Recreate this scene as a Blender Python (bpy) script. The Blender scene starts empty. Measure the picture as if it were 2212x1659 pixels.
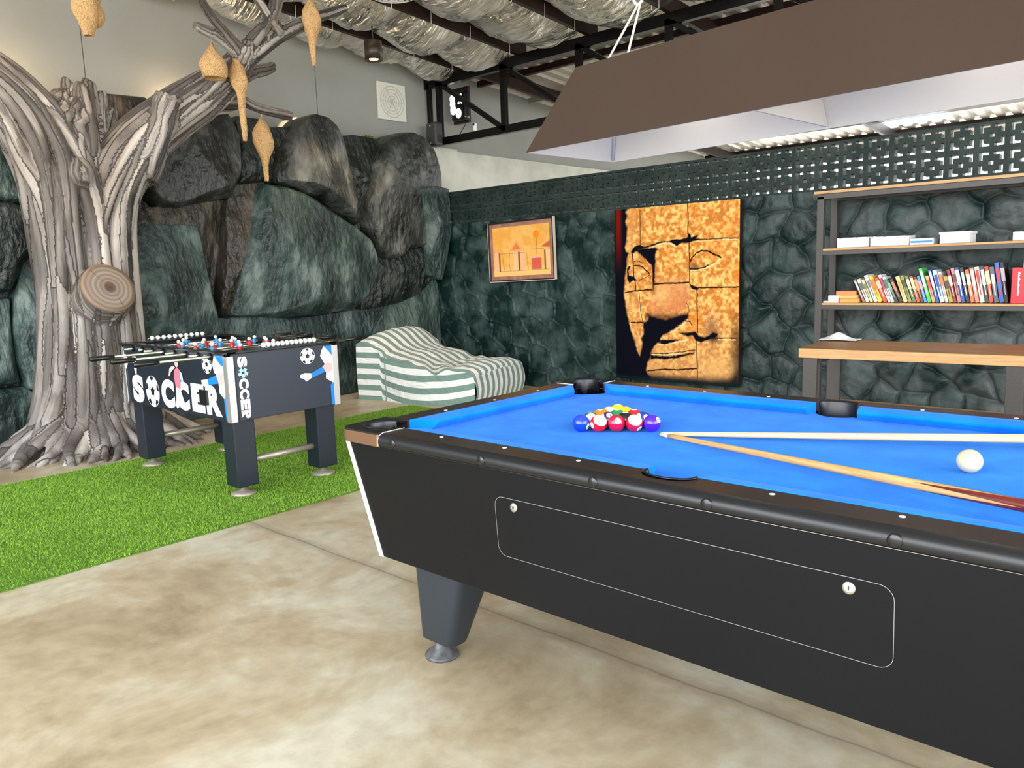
import bpy, bmesh, math, random
import numpy as np
from mathutils import Vector, Matrix, kdtree
PI = math.pi
sc = bpy.context.scene
C = sc.collection
rnd = random.Random(7)

# ---------------------------------------------------------------- helpers
def sRGB(r, g, b):
    f = lambda c: (c/255/12.92) if c/255 <= .04045 else ((c/255+.055)/1.055)**2.4
    return (f(r), f(g), f(b), 1)

MATS = {}
def mat(name, col, rough=.5, metal=0., spec=.5, col2=None, scale=5., detail=4., stretch=(1, 1, 1), bump=0., bscale=None, bstretch=None, lo=.35, hi=.65, rough2=None, bdet=5, coat=0., sheen=0., coord='Object'):
    m = bpy.data.materials.new(name); m.use_nodes = True
    nt = m.node_tree; b = nt.nodes['Principled BSDF']
    b.inputs['Base Color'].default_value = col
    b.inputs['Roughness'].default_value = rough
    b.inputs['Metallic'].default_value = metal
    b.inputs['Specular IOR Level'].default_value = spec
    b.inputs['Coat Weight'].default_value = coat
    if sheen: b.inputs['Sheen Weight'].default_value = sheen
    if col2 or bump or rough2 is not None:
        tc = nt.nodes.new('ShaderNodeTexCoord'); mp = nt.nodes.new('ShaderNodeMapping')
        nt.links.new(tc.outputs[coord], mp.inputs[0]); mp.inputs['Scale'].default_value = stretch
        n = nt.nodes.new('ShaderNodeTexNoise'); n.inputs['Scale'].default_value = scale; n.inputs['Detail'].default_value = detail
        nt.links.new(mp.outputs[0], n.inputs[0])
        if col2:
            r = nt.nodes.new('ShaderNodeValToRGB'); r.color_ramp.elements[0].position = lo; r.color_ramp.elements[1].position = hi
            r.color_ramp.elements[0].color = col; r.color_ramp.elements[1].color = col2
            nt.links.new(n.outputs[0], r.inputs[0]); nt.links.new(r.outputs[0], b.inputs['Base Color'])
        if rough2 is not None:
            mr = nt.nodes.new('ShaderNodeMapRange'); mr.inputs[1].default_value = lo; mr.inputs[2].default_value = hi
            mr.inputs[3].default_value = rough; mr.inputs[4].default_value = rough2
            nt.links.new(n.outputs[0], mr.inputs[0]); nt.links.new(mr.outputs[0], b.inputs['Roughness'])
        if bump:
            n2 = nt.nodes.new('ShaderNodeTexNoise'); n2.inputs['Scale'].default_value = bscale or scale*3; n2.inputs['Detail'].default_value = bdet
            if bstretch:
                mp2 = nt.nodes.new('ShaderNodeMapping'); nt.links.new(tc.outputs[coord], mp2.inputs[0]); mp2.inputs['Scale'].default_value = bstretch
                nt.links.new(mp2.outputs[0], n2.inputs[0])
            else: nt.links.new(mp.outputs[0], n2.inputs[0])
            bp = nt.nodes.new('ShaderNodeBump'); bp.inputs['Strength'].default_value = min(1, bump); bp.inputs['Distance'].default_value = .02*max(1, bump)
            nt.links.new(n2.outputs[0], bp.inputs['Height']); nt.links.new(bp.outputs[0], b.inputs['Normal'])
    MATS[name] = m
    return m

def attr_mat(name, attr='Col', rough=.5, spec=.4, bump=0, bscale=60):
    m = mat(name, (.5, .5, .5, 1), rough, spec=spec, bump=bump, bscale=bscale)
    nt = m.node_tree; a = nt.nodes.new('ShaderNodeAttribute'); a.attribute_name = attr
    nt.links.new(a.outputs['Color'], nt.nodes['Principled BSDF'].inputs['Base Color'])
    return m

class MB:
    """collects shapes, then links them as ONE mesh object"""
    def __init__(s): s.v = []; s.f = []; s.mi = []; s.sm = []
    def add(s, vs, fs, mi=0, smooth=False):
        o = len(s.v); s.v += [tuple(p) for p in vs]
        for f in fs: s.f.append(tuple(i+o for i in f)); s.mi.append(mi); s.sm.append(smooth)
        return s
    def box(s, c, d, rz=0, mi=0, M=None):
        hx, hy, hz = d[0]/2, d[1]/2, d[2]/2
        P = [Vector((x*hx, y*hy, z*hz)) for z in (-1, 1) for y in (-1, 1) for x in (-1, 1)]
        if rz: R = Matrix.Rotation(rz, 3, 'Z'); P = [R @ p for p in P]
        if M: P = [M @ p for p in P]
        c = Vector(c); P = [p+c for p in P]
        return s.add(P, [(0, 2, 3, 1), (4, 5, 7, 6), (0, 1, 5, 4), (2, 6, 7, 3), (0, 4, 6, 2), (1, 3, 7, 5)], mi)
    def bb(s, x0, x1, y0, y1, z0, z1, mi=0):
        return s.box(((x0+x1)/2, (y0+y1)/2, (z0+z1)/2), (x1-x0, y1-y0, z1-z0), mi=mi)
    def tube(s, pts, rad, n=12, mi=0, cap=True, smooth=True, squash=None):
        pts = [Vector(p) for p in pts]
        rad = [float(r_) for r_ in rad] if hasattr(rad, "__len__") else [rad]*len(pts)
        up = None; vs = []; fs = []
        for i, p in enumerate(pts):
            t = (pts[min(i+1, len(pts)-1)]-pts[max(i-1, 0)]).normalized()
            if up is None:
                up = Vector((0, 0, 1)) if abs(t.z) < .9 else Vector((1, 0, 0))
            a = t.cross(up).normalized(); b = a.cross(t).normalized(); up = b
            for k in range(n):
                q = 2*PI*k/n
                vs.append(p+rad[i]*(math.cos(q)*a+math.sin(q)*b*(squash or 1)))
        for i in range(len(pts)-1):
            for k in range(n):
                k2 = (k+1) % n; fs.append((i*n+k, i*n+k2, (i+1)*n+k2, (i+1)*n+k))
        s.add(vs, fs, mi, smooth)
        if cap:
            o = len(s.v)-len(vs)
            s.f.append(tuple(o+k for k in range(n))[::-1]); s.mi.append(mi); s.sm.append(False)
            s.f.append(tuple(o+(len(pts)-1)*n+k for k in range(n))); s.mi.append(mi); s.sm.append(False)
        return s
    def lathe(s, prof, c=(0, 0, 0), n=24, mi=0, M=None, smooth=True, cap=True):
        vs = []; fs = []; c = Vector(c)
        for r, z in prof:
            for k in range(n):
                q = 2*PI*k/n; p = Vector((r*math.cos(q), r*math.sin(q), z))
                vs.append((M @ p if M else p)+c)
        for i in range(len(prof)-1):
            for k in range(n):
                k2 = (k+1) % n; fs.append((i*n+k, i*n+k2, (i+1)*n+k2, (i+1)*n+k))
        if cap: fs.append(tuple(range(n))[::-1]); fs.append(tuple((len(prof)-1)*n+k for k in range(n)))
        return s.add(vs, fs, mi, smooth)
    def prism(s, poly, f, h, mi=0, smooth=False):
        """poly of 2D points, f maps (a, b, t) to a 3D point, t in (0, h)"""
        n = len(poly)
        vs = [f(a, b, 0) for a, b in poly]+[f(a, b, h) for a, b in poly]
        fs = [tuple(range(n))[::-1], tuple(range(n, 2*n))]+[(i, (i+1) % n, n+(i+1) % n, n+i) for i in range(n)]
        return s.add(vs, fs, mi, smooth)
    def sphere(s, c, r, n=24, m=12, mi=0, sc_=(1, 1, 1)):
        vs = []; fs = []
        for i in range(m+1):
            a = PI*i/m
            for k in range(n):
                q = 2*PI*k/n
                vs.append((c[0]+r*sc_[0]*math.sin(a)*math.cos(q), c[1]+r*sc_[1]*math.sin(a)*math.sin(q), c[2]+r*sc_[2]*math.cos(a)))
        for i in range(m):
            for k in range(n):
                k2 = (k+1) % n; fs.append((i*n+k, (i+1)*n+k, (i+1)*n+k2, i*n+k2))
        return s.add(vs, fs, mi, True)
    def build(s, name, mats, parent=None, bevel=0, seg=2, fixn=True, loc=None, rot=None):
        me = bpy.data.meshes.new(name); me.from_pydata(s.v, [], s.f)
        mats = mats if isinstance(mats, (list, tuple)) else [mats]
        for m in mats: me.materials.append(m)
        me.polygons.foreach_set('material_index', s.mi); me.polygons.foreach_set('use_smooth', s.sm); me.update()
        if fixn:
            bm = bmesh.new(); bm.from_mesh(me); bmesh.ops.recalc_face_normals(bm, faces=bm.faces); bm.to_mesh(me); bm.free()
        o = bpy.data.objects.new(name, me); C.objects.link(o)
        if parent: o.parent = parent
        if loc: o.location = loc
        if rot: o.rotation_euler = rot
        if bevel:
            b = o.modifiers.new('bevel', 'BEVEL'); b.width = bevel; b.segments = seg; b.limit_method = 'ANGLE'; b.angle_limit = .7
            b.harden_normals = False
        return o

def tag(o, label=None, cat=None, group=None, kind=None):
    if label: o['label'] = label
    if cat: o['category'] = cat
    if group: o['group'] = group
    if kind: o['kind'] = kind
    return o
def thing(name, label, cat, loc=(0, 0, 0), rz=0, group=None):
    o = bpy.data.objects.new(name, None); C.objects.link(o); o.empty_display_size = .1
    o.location = loc; o.rotation_euler = (0, 0, rz)
    return tag(o, label, cat, group)
def struct(o, label=None): return tag(o, label, kind='structure')
def copy_tree(o, parent=None):
    c = o.copy(); C.objects.link(c)
    if parent: c.parent = parent
    for ch in [x for x in bpy.data.objects if x.parent == o]: copy_tree(ch, c)
    return c
def add_attr(o, name, cols):
    at = o.data.color_attributes.new(name, 'FLOAT_COLOR', 'POINT')
    at.data.foreach_set('color', np.asarray(cols, dtype=np.float32).ravel())
def np_mesh(name, V, F, m, parent=None, smooth=True):
    me = bpy.data.meshes.new(name); V = np.asarray(V, dtype=np.float32); F = np.asarray(F, dtype=np.int32)
    k = F.shape[1]
    me.vertices.add(len(V)); me.vertices.foreach_set('co', V.ravel())
    me.loops.add(F.size); me.loops.foreach_set('vertex_index', F.ravel())
    me.polygons.add(len(F)); me.polygons.foreach_set('loop_start', np.arange(0, F.size, k, dtype=np.int32))
    me.polygons.foreach_set('use_smooth', np.full(len(F), smooth))
    for q in (m if isinstance(m, (list, tuple)) else [m]): me.materials.append(q)
    me.update(calc_edges=True); me.validate()
    o = bpy.data.objects.new(name, me); C.objects.link(o)
    if parent: o.parent = parent
    return o
def grid_faces(nu, nv, wrap=False):
    i = np.arange(nu-1)[:, None]; j = np.arange(nv if wrap else nv-1)[None, :]
    j2 = (j+1) % nv
    return np.stack([i*nv+j, i*nv+j2, (i+1)*nv+j2, (i+1)*nv+j], -1).reshape(-1, 4)
def vnoise(x, y, seed=0):
    x = np.asarray(x, float); y = np.asarray(y, float)
    xi = np.floor(x).astype(np.int64); yi = np.floor(y).astype(np.int64); fx = x-xi; fy = y-yi
    fx = fx*fx*(3-2*fx); fy = fy*fy*(3-2*fy)
    def h(a, b):
        n = (a*374761393+b*668265263+seed*982451653) & 0xffffffff
        n = ((n ^ (n >> 13))*1274126177) & 0xffffffff
        return ((n ^ (n >> 16)) & 0xffff)/65535.
    return (h(xi, yi)*(1-fx)+h(xi+1, yi)*fx)*(1-fy)+(h(xi, yi+1)*(1-fx)+h(xi+1, yi+1)*fx)*fy
def fbm(x, y, seed=0, o=4):
    s = 0; a = .5; t = 0
    for k in range(o): s = s+a*vnoise(x*2**k, y*2**k, seed+k); t += a; a *= .5
    return s/t
def sstep(a, b, x):
    t = np.clip((x-a)/(b-a), 0, 1); return t*t*(3-2*t)
def seg_dist(X, Y, pts, closed=False):
    D = np.full(X.shape, 9.)
    n = len(pts)
    for i in range(n if closed else n-1):
        ax, ay = pts[i]; bx, by = pts[(i+1) % n]
        dx, dy = bx-ax, by-ay; l = dx*dx+dy*dy+1e-12
        t = np.clip(((X-ax)*dx+(Y-ay)*dy)/l, 0, 1)
        D = np.minimum(D, np.hypot(X-ax-t*dx, Y-ay-t*dy))
    return D
def poly_sd(X, Y, pts):
    ins = np.zeros(X.shape, bool); n = len(pts)
    for i in range(n):
        ax, ay = pts[i]; bx, by = pts[(i+1) % n]
        if ay == by: continue
        c = ((ay > Y) != (by > Y)) & (X < (bx-ax)*(Y-ay)/(by-ay)+ax)
        ins ^= c
    D = seg_dist(X, Y, pts, True)
    return np.where(ins, -D, D)
def text_mb(ch, w, h, bold=.0):
    """flat outline of a text as (verts, faces) fitted to a w x h box, origin at its lower left"""
    cu = bpy.data.curves.new('t', 'FONT'); cu.body = ch; cu.offset = bold; cu.fill_mode = 'FRONT' if hasattr(cu, 'fill_mode') else cu.fill_mode
    o = bpy.data.objects.new('t', cu); C.objects.link(o)
    dg = bpy.context.evaluated_depsgraph_get(); dg.update()
    me = bpy.data.meshes.new_from_object(o.evaluated_get(dg))
    vs = np.array([v.co[:] for v in me.vertices]); fs = [tuple(p.vertices) for p in me.polygons]
    bpy.data.objects.remove(o); bpy.data.curves.remove(cu); bpy.data.meshes.remove(me)
    a = vs.min(0); b = vs.max(0)
    vs = (vs-a)/np.maximum(b-a, 1e-6)
    return [(x*w, y*h) for x, y, _ in vs], fs
def circle_pts(cx, cy, r, n=24, ph=0): return [(cx+r*math.cos(2*PI*k/n+ph), cy+r*math.sin(2*PI*k/n+ph)) for k in range(n)]

# ---------------------------------------------------------------- materials
M_black = mat('black_laminate', (.0030, .0036, .0050, 1), .36, spec=.22)
M_blackplastic = mat('black_plastic', (.006, .006, .008, 1), .18, spec=.6)
M_blackmetal = mat('black_metal', (.008, .008, .009, 1), .4, spec=.5)
M_chrome = mat('chrome', (.75, .73, .7, 1), .14, metal=1)
M_steel = mat('steel', (.55, .53, .5, 1), .3, metal=1)
M_white = mat('white_paint', (.82, .82, .8, 1), .5)
M_whitegloss = mat('white_gloss', (.85, .85, .82, 1), .12, coat=.5)
M_bluecloth = mat('blue_felt', sRGB(0, 120, 238), .95, spec=.08, col2=sRGB(10, 134, 246), scale=9, bump=.1, bscale=400, sheen=.06)
M_wood = mat('oak_wood', sRGB(140, 96, 60), .38, col2=sRGB(176, 130, 84), scale=3, stretch=(1.2, 14, 14), bump=.15, lo=.3, hi=.7)
M_woodedge = mat('oak_edge', sRGB(212, 170, 118), .5, col2=sRGB(186, 140, 88), scale=3, stretch=(2, 20, 30), lo=.3, hi=.7)
# ---------------------------------------------------------------- camera, world
cam = bpy.data.cameras.new('camera'); co = bpy.data.objects.new('camera', cam); C.objects.link(co)
cam.lens = 1674.52/2212*36; cam.sensor_width = 36; cam.clip_start = .02
yaw, pitch, roll = -.7346, .1466, -.0332
fw = Vector((math.sin(yaw)*math.cos(pitch), math.cos(yaw)*math.cos(pitch), -math.sin(pitch)))
rt = Vector((math.cos(yaw), -math.sin(yaw), 0)); up = rt.cross(fw)
r2 = math.cos(roll)*rt+math.sin(roll)*up; u2 = -math.sin(roll)*rt+math.cos(roll)*up
co.matrix_world = Matrix(((r2.x, u2.x, -fw.x, 1.8962), (r2.y, u2.y, -fw.y, -1.5672), (r2.z, u2.z, -fw.z, 1.2875), (0, 0, 0, 1)))
sc.camera = co
w = bpy.data.worlds.new('sky'); sc.world = w; w.use_nodes = True
nt = w.node_tree; bg = nt.nodes['Background']
tc = nt.nodes.new('ShaderNodeTexCoord'); sx = nt.nodes.new('ShaderNodeSeparateXYZ'); rp = nt.nodes.new('ShaderNodeValToRGB')
nt.links.new(tc.outputs['Generated'], sx.inputs[0]); mr = nt.nodes.new('ShaderNodeMapRange'); mr.inputs[1].default_value = -1; mr.inputs[2].default_value = 1
nt.links.new(sx.outputs[2], mr.inputs[0]); nt.links.new(mr.outputs[0], rp.inputs[0])
e = rp.color_ramp.elements; e[0].position = .46; e[0].color = (.42, .40, .36, 1); e[1].position = .52; e[1].color = (.95, .98, 1, 1)
e2 = e.new(.8); e2.color = (.62, .78, 1, 1)
nt.links.new(rp.outputs[0], bg.inputs[0]); bg.inputs[1].default_value = 3.0
sc.view_settings.view_transform = 'Standard'; sc.view_settings.look = 'None'; sc.view_settings.gamma = 1
sc.view_settings.use_curve_mapping = False; sc.view_settings.exposure = .52
sc.cycles.max_bounces = 7; sc.cycles.use_denoising = True; sc.cycles.adaptive_threshold = .02

# ---------------------------------------------------------------- floor: polished concrete, saw cut joint along y = 0.44
m = bpy.data.materials.new('polished_concrete'); m.use_nodes = True; nt = m.node_tree; b = nt.nodes['Principled BSDF']
N = lambda t: nt.nodes.new(t); L = nt.links.new
tc = N('ShaderNodeTexCoord'); n1 = N('ShaderNodeTexNoise'); n1.inputs['Scale'].default_value = 1.3; n1.inputs['Detail'].default_value = 12; n1.inputs['Roughness'].default_value = .68; n1.inputs['Distortion'].default_value = .35
L(tc.outputs['Object'], n1.inputs[0]); r1 = N('ShaderNodeValToRGB'); L(n1.outputs[0], r1.inputs[0])
e = r1.color_ramp.elements; e[0].position = .34; e[0].color = sRGB(158, 139, 108); e[1].position = .62; e[1].color = sRGB(212, 205, 182)
e2 = e.new(.48); e2.color = sRGB(190, 173, 142)
n2 = N('ShaderNodeTexNoise'); n2.inputs['Scale'].default_value = 14; n2.inputs['Detail'].default_value = 8; L(tc.outputs['Object'], n2.inputs[0])
r2_ = N('ShaderNodeValToRGB'); e = r2_.color_ramp.elements; e[0].position = .3; e[0].color = (.72, .70, .68, 1); e[1].position = .6; e[1].color = (1, 1, 1, 1); L(n2.outputs[0], r2_.inputs[0])
mx = N('ShaderNodeMix'); mx.data_type = 'RGBA'; mx.blend_type = 'MULTIPLY'; mx.inputs[0].default_value = .45; L(r1.outputs[0], mx.inputs[6]); L(r2_.outputs[0], mx.inputs[7])
sp = N('ShaderNodeSeparateXYZ'); L(tc.outputs['Object'], sp.inputs[0])
n3 = N('ShaderNodeTexNoise'); n3.inputs['Scale'].default_value = 3; n3.inputs['Detail'].default_value = 6; L(tc.outputs['Object'], n3.inputs[0])
def mth(op, a, b_=None, **k):
    q = N('ShaderNodeMath'); q.operation = op
    for i, v in ((0, a), (1, b_)):
        if v is None: continue
        if isinstance(v, (int, float)): q.inputs[i].default_value = v
        else: L(v, q.inputs[i])
    return q.outputs[0]
yy = mth('ADD', sp.outputs[1], mth('MULTIPLY', n3.outputs[0], .035))
dj = mth('ABSOLUTE', mth('SUBTRACT', yy, .457))
jl = mth('LESS_THAN', dj, .0045); jw = N('ShaderNodeMapRange'); L(dj, jw.inputs[0]); jw.inputs[1].default_value = .0; jw.inputs[2].default_value = .05; jw.inputs[3].default_value = .35; jw.inputs[4].default_value = 0
js = mth('MAXIMUM', mth('MULTIPLY', jl, .6), jw.outputs[0])
mx2 = N('ShaderNodeMix'); mx2.data_type = 'RGBA'; L(js, mx2.inputs[0]); L(mx.outputs[2], mx2.inputs[6]); mx2.inputs[7].default_value = sRGB(112, 92, 72)
L(mx2.outputs[2], b.inputs['Base Color'])
mr = N('ShaderNodeMapRange'); L(n2.outputs[0], mr.inputs[0]); mr.inputs[3].default_value = .22; mr.inputs[4].default_value = .5; L(mr.outputs[0], b.inputs['Roughness'])
bp = N('ShaderNodeBump'); bp.inputs['Strength'].default_value = .12; bp.inputs['Distance'].default_value = .01; L(n2.outputs[0], bp.inputs['Height']); L(bp.outputs[0], b.inputs['Normal'])
struct(MB().bb(-5.5, 9, -9, 14, -.12, 0).build('floor', m), 'polished beige concrete floor with a saw cut joint')

# ---------------------------------------------------------------- artificial grass strip
M_grass = mat('grass_blades', sRGB(84, 134, 34), .75, spec=.15, col2=sRGB(158, 196, 78), scale=60, detail=2, lo=.3, hi=.7)
M_turf = mat('turf_backing', sRGB(70, 104, 20), .9, col2=sRGB(100, 140, 36), scale=90)
gx0, gx1, gy0, gy1 = -3.88, -1.84, -2.2, 3.32
turf = MB().bb(gx0, gx1, gy0, gy1, .0005, .006).build('grass_mat', M_turf)
tag(turf, 'bright green artificial grass strip under the soccer table', 'grass mat', kind='stuff')
rg = np.random.default_rng(3); nb = 260000
bx = rg.uniform(gx0, gx1, nb); by = rg.uniform(gy0, gy1, nb); an = rg.uniform(0, 2*PI, nb); hh = rg.uniform(.010, .021, nb); ln = rg.uniform(.0, .013, nb); wd = rg.uniform(.0014, .0026, nb)
# pile direction varies gently over the mat
fl = fbm(bx*1.7, by*1.7, 5, 3)*6; la = fl+rg.normal(0, .9, nb)
V = np.zeros((nb, 3, 3)); V[:, 0] = np.stack([bx-np.cos(an)*wd, by-np.sin(an)*wd, np.full(nb, .004)], 1); V[:, 1] = np.stack([bx+np.cos(an)*wd, by+np.sin(an)*wd, np.full(nb, .004)], 1)
V[:, 2] = np.stack([bx+np.cos(la)*ln, by+np.sin(la)*ln, hh], 1)
g = np_mesh('grass_blades', V.reshape(-1, 3), np.arange(nb*3).reshape(-1, 3), M_grass, turf, smooth=False)
g['kind'] = 'stuff'

# ---------------------------------------------------------------- walls
def wall_mat(name, c1, c2, joints=(), axis=1):
    m = mat(name, c1, .75, col2=c2, scale=1.2, bump=.05, bscale=40)
    if joints:
        nt = m.node_tree; b = nt.nodes['Principled BSDF']; tc = nt.nodes.new('ShaderNodeTexCoord'); sp = nt.nodes.new('ShaderNodeSeparateXYZ'); nt.links.new(tc.outputs['Object'], sp.inputs[0])
        last = b.inputs['Base Color'].links[0].from_socket
        for j in joints:
            s1 = nt.nodes.new('ShaderNodeMath'); s1.operation = 'SUBTRACT'; nt.links.new(sp.outputs[axis], s1.inputs[0]); s1.inputs[1].default_value = j
            s2 = nt.nodes.new('ShaderNodeMath'); s2.operation = 'ABSOLUTE'; nt.links.new(s1.outputs[0], s2.inputs[0])
            s3 = nt.nodes.new('ShaderNodeMath'); s3.operation = 'LESS_THAN'; nt.links.new(s2.outputs[0], s3.inputs[0]); s3.inputs[1].default_value = .004
            mx = nt.nodes.new('ShaderNodeMix'); mx.data_type = 'RGBA'; nt.links.new(s3.outputs[0], mx.inputs[0]); nt.links.new(last, mx.inputs[6]); mx.inputs[7].default_value = (.08, .08, .07, 1); last = mx.outputs[2]
        nt.links.new(last, b.inputs['Base Color'])
    return m
M_grey = wall_mat('grey_board', sRGB(150, 152, 146), sRGB(158, 160, 154), (-1.2, 1.17, 3.47))
struct(MB().bb(-5.5, -5.3, -9, 14, 0, 4.9).build('wall_left', M_grey), 'grey board wall behind the tree and rocks')
M_conc = mat('bare_cement', sRGB(186, 186, 172), .7, col2=sRGB(214, 214, 202), scale=2.2, detail=9, bump=.2)
struct(MB().bb(-5.3, -5.24, 5.42, 13.8, 0, 2.76).build('wall_left_plinth', M_conc), 'bare cement dado beyond the block screen')
struct(MB().bb(-5.3, -5.2, 5.0, 5.42, 0, 2.78).build('wall_left_pier', M_conc), 'cement pier at the end of the block screen')
M_dk = mat('dark_render', (.035, .04, .036, 1), .5, col2=(.08, .085, .08, 1), scale=5)

# back wall: flagstone relief below, two courses of pierced blocks above
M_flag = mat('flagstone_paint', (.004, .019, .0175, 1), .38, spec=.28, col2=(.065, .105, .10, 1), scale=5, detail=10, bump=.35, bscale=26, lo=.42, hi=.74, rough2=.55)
WX0, WX1, WT = -5.25, 3.2, 1.83
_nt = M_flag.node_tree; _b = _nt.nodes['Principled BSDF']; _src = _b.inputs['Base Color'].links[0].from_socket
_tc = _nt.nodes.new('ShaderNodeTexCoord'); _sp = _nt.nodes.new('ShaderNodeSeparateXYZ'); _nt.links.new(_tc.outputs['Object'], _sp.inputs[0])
_mr = _nt.nodes.new('ShaderNodeMapRange'); _nt.links.new(_sp.outputs[0], _mr.inputs[0]); _mr.inputs[1].default_value = -1.6; _mr.inputs[2].default_value = .2; _mr.inputs[4].default_value = 1  # grey dry-brush grows to the right, also painting in the brighter light there
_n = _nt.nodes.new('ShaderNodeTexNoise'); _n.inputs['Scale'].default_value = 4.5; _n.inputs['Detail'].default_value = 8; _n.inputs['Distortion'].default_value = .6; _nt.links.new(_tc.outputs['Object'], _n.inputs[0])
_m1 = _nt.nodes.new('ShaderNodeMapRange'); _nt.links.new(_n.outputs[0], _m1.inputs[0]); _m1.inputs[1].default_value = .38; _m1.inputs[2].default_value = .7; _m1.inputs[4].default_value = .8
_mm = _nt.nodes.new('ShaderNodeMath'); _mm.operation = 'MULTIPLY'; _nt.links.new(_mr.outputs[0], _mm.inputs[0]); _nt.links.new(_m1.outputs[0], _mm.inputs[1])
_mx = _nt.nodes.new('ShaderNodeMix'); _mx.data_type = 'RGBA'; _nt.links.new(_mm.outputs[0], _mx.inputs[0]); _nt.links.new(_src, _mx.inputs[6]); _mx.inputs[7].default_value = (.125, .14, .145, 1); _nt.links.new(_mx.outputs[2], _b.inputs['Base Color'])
nu, nv = 190, 830
zz = np.linspace(-.0, WT, nu)[:, None]*np.ones((1, nv)); xx = np.linspace(WX0, WX1, nv)[None, :]*np.ones((nu, 1))
wx = xx+.17*(fbm(xx*3.4, zz*3.4, 11, 3)-.5); wz = zz+.17*(fbm(xx*3.4, zz*3.4, 12, 3)-.5)
sg = np.random.default_rng(5); pts = []
gw = .29
for i in range(int((WX1-WX0)/gw)+3):
    for j in range(9): pts.append((WX0-.2+gw*(i+.5*(j % 2))+sg.uniform(-.1, .1), -.15+j*.25+sg.uniform(-.08, .08)))
F1 = np.full(xx.shape, 9.); F2 = F1.copy(); ID = np.zeros(xx.shape)
for k, (px, pz) in enumerate(pts):
    d = np.hypot(wx-px, (wz-pz)*1.05); c = d < F1
    F2 = np.where(c, F1, np.minimum(F2, d)); ID = np.where(c, k, ID); F1 = np.where(c, d, F1)
ed = F2-F1
hgt = .036*(1-np.exp(-ed/.035))+.006*np.sin(ID*12.9)*sstep(0.02, .08, ed)-.02*np.clip(F1, 0, .25)
rid = sstep(-1.0, -1.8, xx)*sstep(1.75, 1.0, zz)      # at the left the joints are raised beads
bead = np.exp(-((ed-.004)/.009)**2)
hgt = hgt*(1-.55*rid)+.034*rid*bead-.010*(1-rid)*np.exp(-(ed/.012)**2)
hgt += .016*(fbm(xx*8, zz*8, 3, 4)-.5)+.006*(fbm(xx*30+9*ID, zz*9, 4, 3)-.5)*sstep(0, .05, ed)
V = np.stack([xx, 4.9-hgt, zz], -1).reshape(-1, 3)
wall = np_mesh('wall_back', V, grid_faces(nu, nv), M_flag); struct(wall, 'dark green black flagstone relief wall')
struct(MB().bb(WX0, WX1, 4.93, 5.0, 0, WT).build('wall_back_core', M_dk, wall))
# pierced block: 0.188 module
mod = .188; dep = .09
def block_cells():
    g = [0, .10, .22, .42, .58, .78, .90, 1]
    n = len(g)-1; solid = np.ones((n, n), bool)
    for (a, b_) in ((1, 1), (1, 2), (2, 1)):
        for fx in (0, 1):
            for fy in (0, 1):
                i = a if not fx else n-1-a; j = b_ if not fy else n-1-b_
                solid[i, j] = False
    solid[3, 3] = False
    return g, solid
g, solid = block_cells(); n = len(g)-1
scr = MB(); x = WX0
bw = random.Random(4)
while x < WX1-.01:
    for row in range(2):
        z0 = WT+row*mod; yf = 4.895+bw.uniform(0, .004); yb = yf+dep
        X = [x+q*mod for q in g]; Z = [z0+q*mod for q in g]
        for i in range(n):
            for j in range(n):
                if not solid[i, j]: continue
                scr.add([(X[i], yf, Z[j]), (X[i+1], yf, Z[j]), (X[i+1], yf, Z[j+1]), (X[i], yf, Z[j+1])], [(0, 1, 2, 3)])
                scr.add([(X[i], yb, Z[j]), (X[i+1], yb, Z[j]), (X[i+1], yb, Z[j+1]), (X[i], yb, Z[j+1])], [(3, 2, 1, 0)])
                for di, dj, e0 in ((-1, 0, [(i, j), (i, j+1)]), (1, 0, [(i+1, j+1), (i+1, j)]), (0, -1, [(i+1, j), (i, j)]), (0, 1, [(i, j+1), (i+1, j+1)])):
                    a, b_ = i+di, j+dj
                    if 0 <= a < n and 0 <= b_ < n and solid[a, b_]: continue
                    if not (0 <= a < n): continue
                    (p, q), (s, t) = e0
                    scr.add([(X[p], yf, Z[q]), (X[p], yb, Z[q]), (X[s], yb, Z[t]), (X[s], yf, Z[t])], [(0, 1, 2, 3)])
    x += mod
M_blk = mat('block_paint', (.008, .022, .019, 1), .5, spec=.25, col2=(.028, .044, .038, 1), scale=5, bump=.3, bscale=50)
struct(scr.build('pierced_block_course', M_blk, wall, fixn=False), 'two courses of pierced decorative blocks')

# ---------------------------------------------------------------- roof
def roofz(y): return 3.60+.07*(4.9-y)
M_foil = mat('crinkled_foil', (.92, .89, .84, 1), .16, metal=.93, rough2=.5, scale=5, detail=6, bump=3.2, bscale=5, bdet=2.5, bstretch=(1, 4.5, 1), lo=.35, hi=.62)
RX = [-5.3, -4.65, -3.78, -2.85, -1.95, -1.05, -.15, .75, 1.65, 2.55, 3.45, 4.35, 5.25, 6.15]
Vs = []; Fs = []; o = 0
for a, b_ in zip(RX[:-1], RX[1:]):
    nu, nv = 40, 380
    u = np.linspace(0, 1, nu)[:, None]*np.ones((1, nv)); y = np.linspace(-4.5, 5.02, nv)[None, :]*np.ones((nu, 1))
    s = np.sin(PI*u)**.7
    cell = (y+.37*np.sin(a*9))/.78; cf = cell-np.floor(cell)
    bul = np.sin(PI*cf)**.6
    sag = s*(.04+.20*bul*(.7+.6*vnoise(np.floor(cell), np.full_like(cell, a*3), 2)))
    X = a+(b_-a)*u; Z = roofz(y)+.10-sag+.03*(fbm(X*6, y*6, 9)-.5)+.05*(fbm(X*5, y*22, 19, 2)-.5)*s+.02*np.abs(fbm(X*9+y*3, y*26, 29, 2)-.5)
    Vs.append(np.stack([X, y, Z], -1).reshape(-1, 3)); Fs.append(grid_faces(nu, nv)+o); o += nu*nv
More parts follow.
